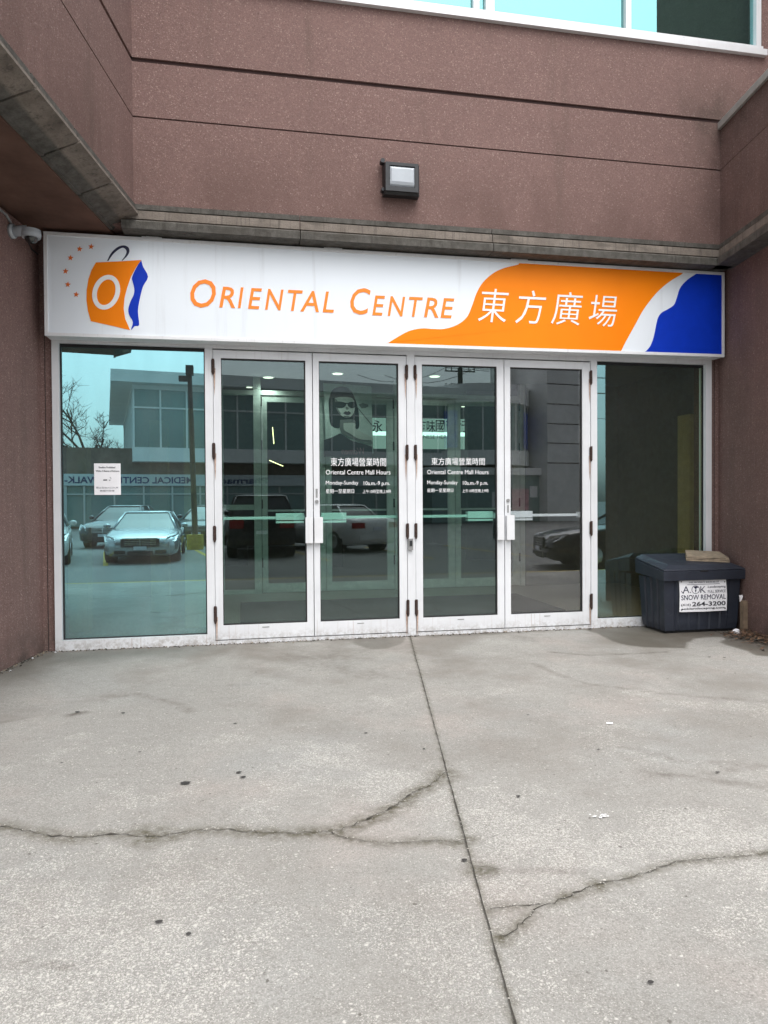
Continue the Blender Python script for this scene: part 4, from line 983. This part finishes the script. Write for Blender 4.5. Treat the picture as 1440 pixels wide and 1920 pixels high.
for k in range(900):
    u = abs(rl.gauss(0, .55)); off = abs(rl.gauss(0, .15)) + .01
    p = Vector((GR, 0, 0)) + S * (.62 + u) - T * off
    r = rl.uniform(.008, .028); a = rl.uniform(0, 6.28); ti = rl.uniform(-.5, .5); z = rl.uniform(.006, .04) * max(.2, 1 - off * 3)
    d = Vector((math.cos(a), math.sin(a), ti * .6)) * r; e = Vector((-math.sin(a), math.cos(a), rl.uniform(-.4, .4))) * r * rl.uniform(.25, .7)
    b.mi = 0 if rl.random() < .8 else 1
    p = Vector((p.x, p.y, z + .01)); b.face([p - d, p - e, p + d, p + e])
tag(b.build('leaf_litter', [M['leaf'], M['dirt']]), 'brown dead leaves drifted along the foot of the right wall', 'leaves', kind='stuff')
# grit along the foot of the storefront and left wall
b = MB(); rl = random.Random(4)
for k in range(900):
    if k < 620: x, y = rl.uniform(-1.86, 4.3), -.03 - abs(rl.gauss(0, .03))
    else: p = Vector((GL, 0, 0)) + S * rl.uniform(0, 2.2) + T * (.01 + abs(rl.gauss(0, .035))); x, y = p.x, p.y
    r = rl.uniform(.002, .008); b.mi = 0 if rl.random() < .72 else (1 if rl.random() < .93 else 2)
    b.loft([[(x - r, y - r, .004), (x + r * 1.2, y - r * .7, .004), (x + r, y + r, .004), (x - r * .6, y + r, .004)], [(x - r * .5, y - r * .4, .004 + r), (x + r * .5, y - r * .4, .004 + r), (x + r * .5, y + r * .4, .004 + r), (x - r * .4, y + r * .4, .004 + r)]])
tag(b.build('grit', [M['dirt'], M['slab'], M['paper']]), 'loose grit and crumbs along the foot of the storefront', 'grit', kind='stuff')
for k, (px, py, L, lab) in enumerate(((1142, 1358, .036, 'white cigarette butt lying on the concrete right of the joint'), (203, 1216, .04, 'white cigarette butt by the left sidelight sill'))):
    x, y = gp(px, py); b = MB(); b.tube([(x - L / 2, y, .009), (x + L / 2, y - .012, .009)], .005, 8); tag(b.build('cigarette_butt', M['paper']), lab, 'litter')
x, y = gp(1127, 1533); b = MB(); rl = random.Random(8)
for k in range(16):
    xx, yy, r = x + rl.gauss(0, .022), y + rl.gauss(0, .02), rl.uniform(.003, .010); b.face([(xx + r * math.cos(t), yy + r * math.sin(t) * .7, .0075 + k * .0001) for t in (0, 1.2, 2.4, 3.6, 4.9)])
tag(b.build('bird_dropping', M['white']), 'white splatter on the concrete right of the long joint', 'splatter')

# ================================================================== notice on the left sidelight
NYY = .0265
b = MB(); n0 = fp(177, 928, NYY); n1 = fp(226, 869, NYY); b.box(n0[0], n1[0], NYY, NYY + .002, n0[1], n1[1]); nt0 = b.build('no_smoking_notice', M['paper'])
tag(nt0, 'white paper no smoking notice taped to the left sidelight', 'notice')
def z8(px, py): return fp(160 + px / 14.4, 840 + py / 14.4, NYY - .001)
def nn(body, x0, x1, yb, yt, bold=.0, cjk=False, mat='ink'):
    X0, Z0 = z8(x0, yb); X1, _ = z8(x1, yb); Z1 = z8(x0, yt)[1]
    text('notice_lettering', body, X0, X1, Z0, Z1 - Z0, NYY - .001, M[mat], nt0, bold=bold, depth=.001, vh=(Z1 - Z0) if cjk else None)
nn('Smoking Prohibited', 360, 805, 545, 495, .02); nn('Within 9 Metres of Entrance', 280, 918, 642, 595, .02)
nn('禁止在出入口九米', 290, 890, 1095, 1045, .0, True, 'inkgrey'); nn('範圍內吸煙', 395, 785, 1180, 1130, .0, True, 'inkgrey')
b = MB(); b.box(z8(485, 860)[0], z8(590, 860)[0], NYY - .002, NYY - .0005, z8(0, 880)[1], z8(0, 850)[1]); b.pxz([z8(630, 855), z8(680, 865), z8(672, 882), z8(640, 875)], NYY - .002, NYY - .0005); b.pxz([z8(660, 780), z8(700, 810), z8(690, 850), z8(684, 848), z8(692, 815), z8(655, 790)], NYY - .002, NYY - .0005)
b.build('printed_cigarette', M['ink'], nt0)

# ================================================================== across the lot (mirrored in the glass)
OX, OY = -6.45, -38.0
clinic = thing('clinic_building', (OX, OY, 0), 'two storey white panel building over a medical clinic across the lot', 'building', rz=R(-10))
def lp(mb, name, mats, **k): return mb.build(name, mats, clinic, local=True, **k)
b = MB(); b.box(-22, 30, -14, -1.2, -.2, 4.75); lp(b, 'ground_floor', M['brick'])
b = MB(); b.box(0, 22.5, -24, 0, 3.9, 4.75); b.box(0, 22.5, -24, -.05, 8.25, 9.15); b.box(-1.2, 22.5, -24.5, 1.0, 8.5, 9.2); lp(b, 'pale_bands', M['facade'])
b = MB(); b.box(.1, 22.4, -23.8, -.12, 4.752, 8.248); up = lp(b, 'upper_glazing', M['winglass'])
b = MB()
for x in np.arange(0.02, 22.5, 1.55): b.box(x, x + .1, -.12, -.02, 4.755, 8.245)
for y in np.arange(-23, -.6, 1.0): b.box(.0, .1, y, y + .1, 4.755, 8.245)
for z in (7.1,): b.box(.12, 22.4, -.11, -.03, z, z + .1); b.box(.02, .095, -23.5, -.2, z, z + .1)
b.build('mullion', M['facade'], up, local=True)
b = MB(); b.box(-22, 22.3, -1.19, -.9, 2.45, 3.15); bnd = lp(b, 'sign_band', M['signband'])
b = MB(); b.box(-21.5, 22.3, -1.19, -1.1, .0, 2.44); gl2 = lp(b, 'shop_glazing', M['winglass'])
b = MB()
for x in np.arange(-21.5, 22.3, 1.7): b.box(x, x + .1, -1.09, -1.0, -.13, 2.42)
b.box(-21.5, 22.3, -1.085, -1.02, 1.9, 1.98); b.box(-4.6, -3.7, -1.09, -.98, -.13, 2.43)
b.build('mullion', M['facade_grey'], gl2, local=True)
def clinic_text(body, x0, x1, z, h):
    # lettering faces the camera lot (+y local): mirrored x
    tx = text('sign_lettering', body, x0, x1, z, h, 0, M['signblue'], None, bold=.02, depth=.02, flip=True)
    n = len(tx.data.vertices); a = np.empty(n * 3, 'f'); tx.data.vertices.foreach_get('co', a); a = a.reshape(-1, 3); a[:, 1] = -.885
    tx.data.vertices.foreach_set('co', a.ravel()); tx.parent = bnd
    return tx
clinic_text('MEDICAL CENTRE & WALK-IN CLINIC', -6.5, 3.6, 2.60, .40)
clinic_text('Pharmacy', 4.9, 8.3, 2.60, .40)
# corner tower with a curved bay
tw = thing('corner_tower', (17.3, -42.0, 0), 'grey panel corner tower with a curved glazed bay and blue window film', 'building', rz=R(-10))
def arc(r, z0, z1, a0, a1, mb, cx=0, cy=-2, n=14):
    pts = [(cx + r * math.sin(R(a0 + (a1 - a0) * k / n)), cy + r * math.cos(R(a0 + (a1 - a0) * k / n))) for k in range(n + 1)]
    mb.pxy([(cx, cy - 3)] + pts, z0, z1)
b = MB(); arc(3.95, 3.9, 4.9, -70, 70, b); arc(3.95, 8.2, 9.5, -70, 70, b); tw_b = b.build('curved_band', M['facade'], tw, local=True)
b = MB(); arc(3.8, 4.901, 8.199, -68, 68, b); b.build('curved_glazing', M['winglass'], tw, local=True)
for a in (-60, -40, -20, 0, 20, 40, 60):
    b = MB(); b.box(3.82 * math.sin(R(a)) - .04, 3.82 * math.sin(R(a)) + .04, -2 + 3.79 * math.cos(R(a)), -2 + 3.88 * math.cos(R(a)), 4.9, 8.2); b.build('mullion', M['facade'], tw, local=True)
for a0, a1 in ((-62, -46), (36, 62)):
    b = MB()
    pts = [(3.86 * math.sin(R(a0 + (a1 - a0) * k / 5)), -2 + 3.86 * math.cos(R(a0 + (a1 - a0) * k / 5))) for k in range(6)]
    inn = [(x * .995, -2 + (y + 2) * .995) for x, y in pts[::-1]]
    b.pxy(pts + inn, 5.1, 7.7); b.build('window_film', M['banner'], tw, local=True)
b = MB(); b.box(3.5, 6.2, -3.2, 2.2, -.1, 13.5); b.box(1.9, 3.5, -3.0, -2.2, -.1, 13.4); b.box(-6, 1.6, -14, -2.6, -.1, 9.4); tb = b.build('tower_wall', M['facade_grey'], tw, local=True)
b = MB()
for z in (4.0, 5.4, 6.8, 8.2, 9.6, 11.0, 12.4): b.box(3.49, 6.21, 2.2, 2.212, z, z + .06)
b.build('panel_joint', M['seam'], tb, local=True)
b = MB(); b.box(-5.0, 3.49, -1.0, 1.2, -.1, 3.2); b.build('tower_shop', M['winglass'], tw, local=True)
b = MB(); b.box(-5.2, 3.48, -1.2, 1.5, 3.2, 3.7); b.build('tower_canopy', M['facade'], tw, local=True)

for x0, x1, z0, z1, mm in ((1.2, 2.6, .7, 2.2, 'posterA'), (-.4, .6, .9, 2.0, 'facade'), (2.7, 3.3, 1.6, 2.4, 'facade')):
    b = MB(); b.box(x0, x1, 1.215, 1.25, z0, z1); b.build('shop_window_poster', M[mm], tw, local=True)

# lamp post in the lot, utility pole beyond
lpz = thing('lamp_post', (-1.54, -16.94, -.13), 'tall dark lamp post on a yellow base in the parking lot', 'lamp post')
b = MB(); b.tube([(-1.54, -16.94, .3), (-1.66, -16.94, 5.6)], [.10, .075], 10); b.build('post', M['pole'], lpz)
b = MB(); b.tube([(-1.54, -16.94, -.13), (-1.54, -16.94, .35)], .27, 16); b.build('base', M['yellow'], lpz)
b = MB(); b.box(-1.78, -1.54, -17.1, -16.8, 5.55, 5.85); b.box(-2.0, -1.7, -17.1, -16.8, 5.35, 5.5); b.build('lamp_head', M['pole'], lpz, bevel=.02)
ux, uy = 23.9, -70.0
up_ = thing('utility_pole', (ux, uy, -.13), 'dark wooden utility pole with two crossarms behind the buildings', 'utility pole')
b = MB(); b.tube([(ux, uy, -.1), (ux, uy, 16.2)], [.36, .27], 10); b.build('shaft', M['pole'], up_)
for z in (15.75, 14.0):
    b = MB(); b.box(ux - 1.75, ux + 1.75, uy - .07, uy + .07, z, z + .13)
    for x in (-1.65, -1.0, 1.0, 1.65): b.tube([(ux + x, uy, z + .13), (ux + x, uy, z + .5)], .06, 6)
    b.build('crossarm', M['pole'], up_)
b = MB()
for z, x in ((16.2, -1.65), (16.2, 1.65), (14.45, -1.0), (14.45, 1.65), (11.6, 0)):
    for sgn, SP in ((-1, 9), (1, 60)):
        b.tube([(ux + x + sgn * SP * t, uy + 6 * t * sgn, z - 5 * t * (1 - t)) for t in (0, .1, .2, .35, .5, .7, .85, 1)], .03, 5)
b.build('wire', M['pole'], up_)

# bare trees
def tree(name, x, y, h, label, seed):
    r = random.Random(seed); tr = thing(name, (x, y, -.13), label, 'tree', 'bare trees beyond the clinic')
    trunk, crown = MB(), MB()
    def grow(mb, p, d, L, rad, lev):
        pts = [p]; q = p.copy(); dd = d.copy(); k = 4
        for i in range(k):
            dd = (dd + Vector((r.gauss(0, .14), r.gauss(0, .14), r.gauss(.05, .1)))).normalized(); q = q + dd * L / k; pts.append(q.copy())
        mb.tube(pts, [rad * (1 - .55 * i / k) for i in range(k + 1)], 5 if lev < 2 else 3, cap=False)
        if lev < 5:
            for i in range(4 if lev < 3 else 3):
                t = r.uniform(.35, 1.0); b0 = pts[min(k, max(1, int(t * k)))]
                ax = Vector((r.gauss(0, 1), r.gauss(0, 1), r.gauss(.35, .4))).normalized()
                grow(crown, b0, (dd * .55 + ax * .75).normalized(), L * r.uniform(.5, .74), max(.016, rad * .5), lev + 1)
    grow(trunk, Vector((x, y, -.13)), Vector((0, 0, 1)), h * .36, h * .014, 0)
    trunk.build('trunk', M['bark'], tr); crown.build('crown', M['bark'], tr)
tree('bare_tree', -13.6, -58, 19.0, 'large bare branching tree behind the clinic in the left sidelight', 3)
tree('bare_tree', -17.0, -64, 17.0, 'bare tree at the far left behind the clinic roof', 5)
tree('bare_tree', -11.8, -66, 15.0, 'smaller bare tree between the big tree and the white building', 12)
tree('bare_tree', 36, -50, 10.0, 'bare tree right of the grey corner tower', 9)

# ---------------------------------------------------------------- parked cars
def car(name, x, y, head, paint, label, kind='sedan', k=1.0, detail='front'):
    hx, hy = head; n = math.hypot(hx, hy); hx, hy = hx / n, hy / n
    rz = math.atan2(hy, hx) - math.pi / 2
    c = thing(name, (x, y, -.13), label, 'car', 'cars parked in the lot', rz)
    c.scale = (1, 1, k)
    PM = M[paint]
    if kind == 'sedan':
        st = [(2.40, .62, .36, .56, 0), (2.36, .76, .26, .66, .01), (2.22, .86, .20, .74, .02), (1.85, .91, .19, .83, .03), (1.45, .925, .19, .89, .035), (.98, .93, .19, .945, .03), (0, .93, .19, .95, .0), (-1.0, .93, .19, .97, .0), (-1.62, .925, .19, 1.01, .02), (-2.1, .89, .22, 1.02, .03), (-2.3, .85, .26, .98, .02), (-2.38, .78, .36, .84, 0)]
        belt = [(1.02, .80), (.5, .86), (-.3, .87), (-1.2, .84), (-1.72, .70)]; roof = [(.18, .56), (-.05, .61), (-.4, .63), (-.85, .60), (-1.10, .50)]; zb, zr = .945, 1.43; wy = (1.42, -1.42)
    else:
        st = [(2.30, .66, .42, .72, 0), (2.24, .80, .30, .90, .02), (2.0, .90, .24, 1.0, .04), (1.2, .95, .24, 1.10, .04), (.9, .955, .24, 1.13, .02), (0, .955, .24, 1.14, 0), (-1.4, .955, .24, 1.16, 0), (-2.0, .94, .26, 1.16, 0), (-2.26, .90, .30, 1.14, 0), (-2.32, .84, .42, 1.05, 0)]
        belt = [(.95, .84), (.5, .90), (-.5, .91), (-1.6, .90), (-2.27, .84)]; roof = [(.25, .66), (0, .70), (-.6, .72), (-1.6, .70), (-2.05, .64)]; zb, zr = 1.13, 1.72; wy = (1.45, -1.40)
    b = MB(); rings = []
    for yy, hw, zl, zt, cr in st:
        zm = zl + (zt - zl) * .62
        half = [(0, zl), (hw * .80, zl), (hw * .965, zl + .07), (hw, zl + (zt - zl) * .35), (hw * 1.0, zm), (hw * .955, zt - .05), (hw * .86, zt - .005), (hw * .45, zt + cr * .8), (0, zt + cr)]
        rings.append([(a, yy, z) for a, z in half] + [(-a, yy, z) for a, z in half[-2:0:-1]])
    b.loft(rings); body = b.build('body', PM, c, smooth=True, local=True)
    def loop(pts, z, ins=0., dz=0.): return [(w_ - ins, yy, z + dz) for yy, w_ in pts] + [(-(w_ - ins), yy, z + dz) for yy, w_ in pts[::-1]]
    b = MB(); mid = [((a[0] * .5 + c_[0] * .5), (a[1] * .42 + c_[1] * .58) + .02) for a, c_ in zip(belt, roof)]
    b.loft([loop(belt, zb - .02), loop(mid, (zb + zr) / 2 - .01), loop(roof, zr - .03)]); b.build('windows', M['carglass'], c, smooth=False, local=True)
    b = MB(); b.loft([loop([(yy * 1.0 + (.05 if i == 0 else (-.06 if i == 4 else 0)), w_ + .02) for i, (yy, w_) in enumerate(roof)], zr - .045), loop(roof, zr - .008), loop([(yy * .8 - .08, w_ * .7) for yy, w_ in roof], zr + .02)]); b.build('roof', PM, c, smooth=True, local=True)
    b = MB()
    for sgn in (-1, 1):
        for i in (0, 2, 4):
            p0, p1, p2 = belt[i], mid[i], roof[i]; b.tube([(sgn * (p0[1] + .004), p0[0], zb - .03), (sgn * (p1[1] + .006), p1[0], (zb + zr) / 2), (sgn * (p2[1] + .01), p2[0], zr - .03)], .035, 6)
    b.build('pillar', PM, c, smooth=True, local=True)
    for sgn in (-1, 1):
        for yy in wy:
            b = MB(); b.tube([(sgn * .68, yy, .34), (sgn * .905, yy, .34)], [.40, .40], 22); b.build('wheel_arch', M['darkmetal'], c, local=True)
            b = MB(); b.tube([(sgn * .70, yy, .325), (sgn * .92, yy, .325), (sgn * .94, yy, .325)], [.325, .325, .29], 22); wh = b.build('wheel', M['tyre'], c, local=True)
            b = MB(); b.tube([(sgn * .925, yy, .325), (sgn * .948, yy, .325)], [.22, .20], 18)
            b.build('rim', M['chrome'], wh, local=True)
        b = MB(); b.ell((sgn * 1.0, .72, zb + .07), (.10, .07, .07), 10, 8); b.build('mirror', PM, c, local=True)
        hwf = st[2][1]
        b = MB(); b._prism([(sgn * (hwf - .30), 2.30, .60), (sgn * (hwf - .04), 2.16, .62), (sgn * (hwf + .02), 1.95, .80), (sgn * (hwf - .22), 2.24, .74)], [(sgn * (hwf - .30), 2.41, .60), (sgn * (hwf - .01), 2.27, .62), (sgn * (hwf + .055), 1.98, .80), (sgn * (hwf - .20), 2.33, .74)]) if kind == 'sedan' else b.box(sgn * .55, sgn * .88, 2.1, 2.29, .72, .88)
        b.build('headlight', M['headlens'], c, local=True)
        yb = st[-1][0]
        b = MB(); b.box(sgn * .48, sgn * .86, yb + .14, yb - .012, .74 if kind == 'sedan' else .82, .90 if kind == 'sedan' else 1.12); b.build('tail_light', M['redlens'], c, bevel=.02, local=True)
    yf = st[0][0]; yb = st[-1][0]
    b = MB(); b.box(-.46, .46, yf - .02, yf + .022, .47, .70); gr = b.build('grille', M['darkmetal'], c, bevel=.02, local=True)
    b = MB()
    for z in (.53, .58, .63, .68): b.box(-.38, .38, yf + .0225, yf + .035, z, z + .014)
    b.box(-.42, .42, yf + .0, yf + .036, .70, .722); b.box(-.01, .01, yf + .023, yf + .037, .50, .70); b.build('slats', M['chrome'], gr, local=True)
    b = MB(); b.box(-.62, -.36, yf - .06, yf - .0, .28, .38); b.box(.62, .36, yf - .06, yf - .0, .28, .38); b.box(-.30, .30, yf - .04, yf + .01, .24, .36); b.build('intake', M['darkmetal'], c, bevel=.015, local=True)
    b = MB(); b.box(-.155, .155, yf + .02, yf + .045, .40, .49); b.box(-.155, .155, yb + .01, yb - .02, .66, .76); b.build('plate', M['plate'], c, local=True)
    b = MB(); b.box(-.70, .70, yb + .05, yb - .035, .40, .54); b.build('bumper', PM, c, bevel=.04, local=True)
    return c
M['silver'] = m_paint('silver_paint', (.50, .53, .55), .25, .7); M['whitepaint'] = m_paint('white_paint', (.78, .78, .76), .25, 0.); M['blackpaint'] = m_paint('black_paint', (.02, .022, .026), .15, .2); M['greypaint'] = m_paint('dark_grey_paint', (.055, .06, .068), .2, .3)
car('parked_car', -2.62, -13.85, (.04, 1), 'silver', 'silver sedan facing the entrance, mirrored in the left sidelight', k=.9)
car('parked_car', .50, -14.75, (0, -1), 'blackpaint', 'black off-road wagon parked nose away beside the silver sedan', 'suv')
car('parked_car', 2.75, -15.9, (-.5, -.87), 'whitepaint', 'white sedan parked at an angle with its tail to the entrance')
car('parked_car', 9.0, -7.75, (-.985, -.17), 'blackpaint', 'black sedan parked side on by the kerb near the right door')
car('parked_car', -5.5, -13.3, (.2, .98), 'whitepaint', 'white sedan parked left of the silver sedan')
car('parked_car', -4.2, -20.5, (-.17, .985), 'greypaint', 'dark grey sedan parked behind the white sedan on the left')
car('parked_car', -1.2, -21.0, (-.17, .985), 'greypaint', 'dark grey sedan parked behind the lamp post')
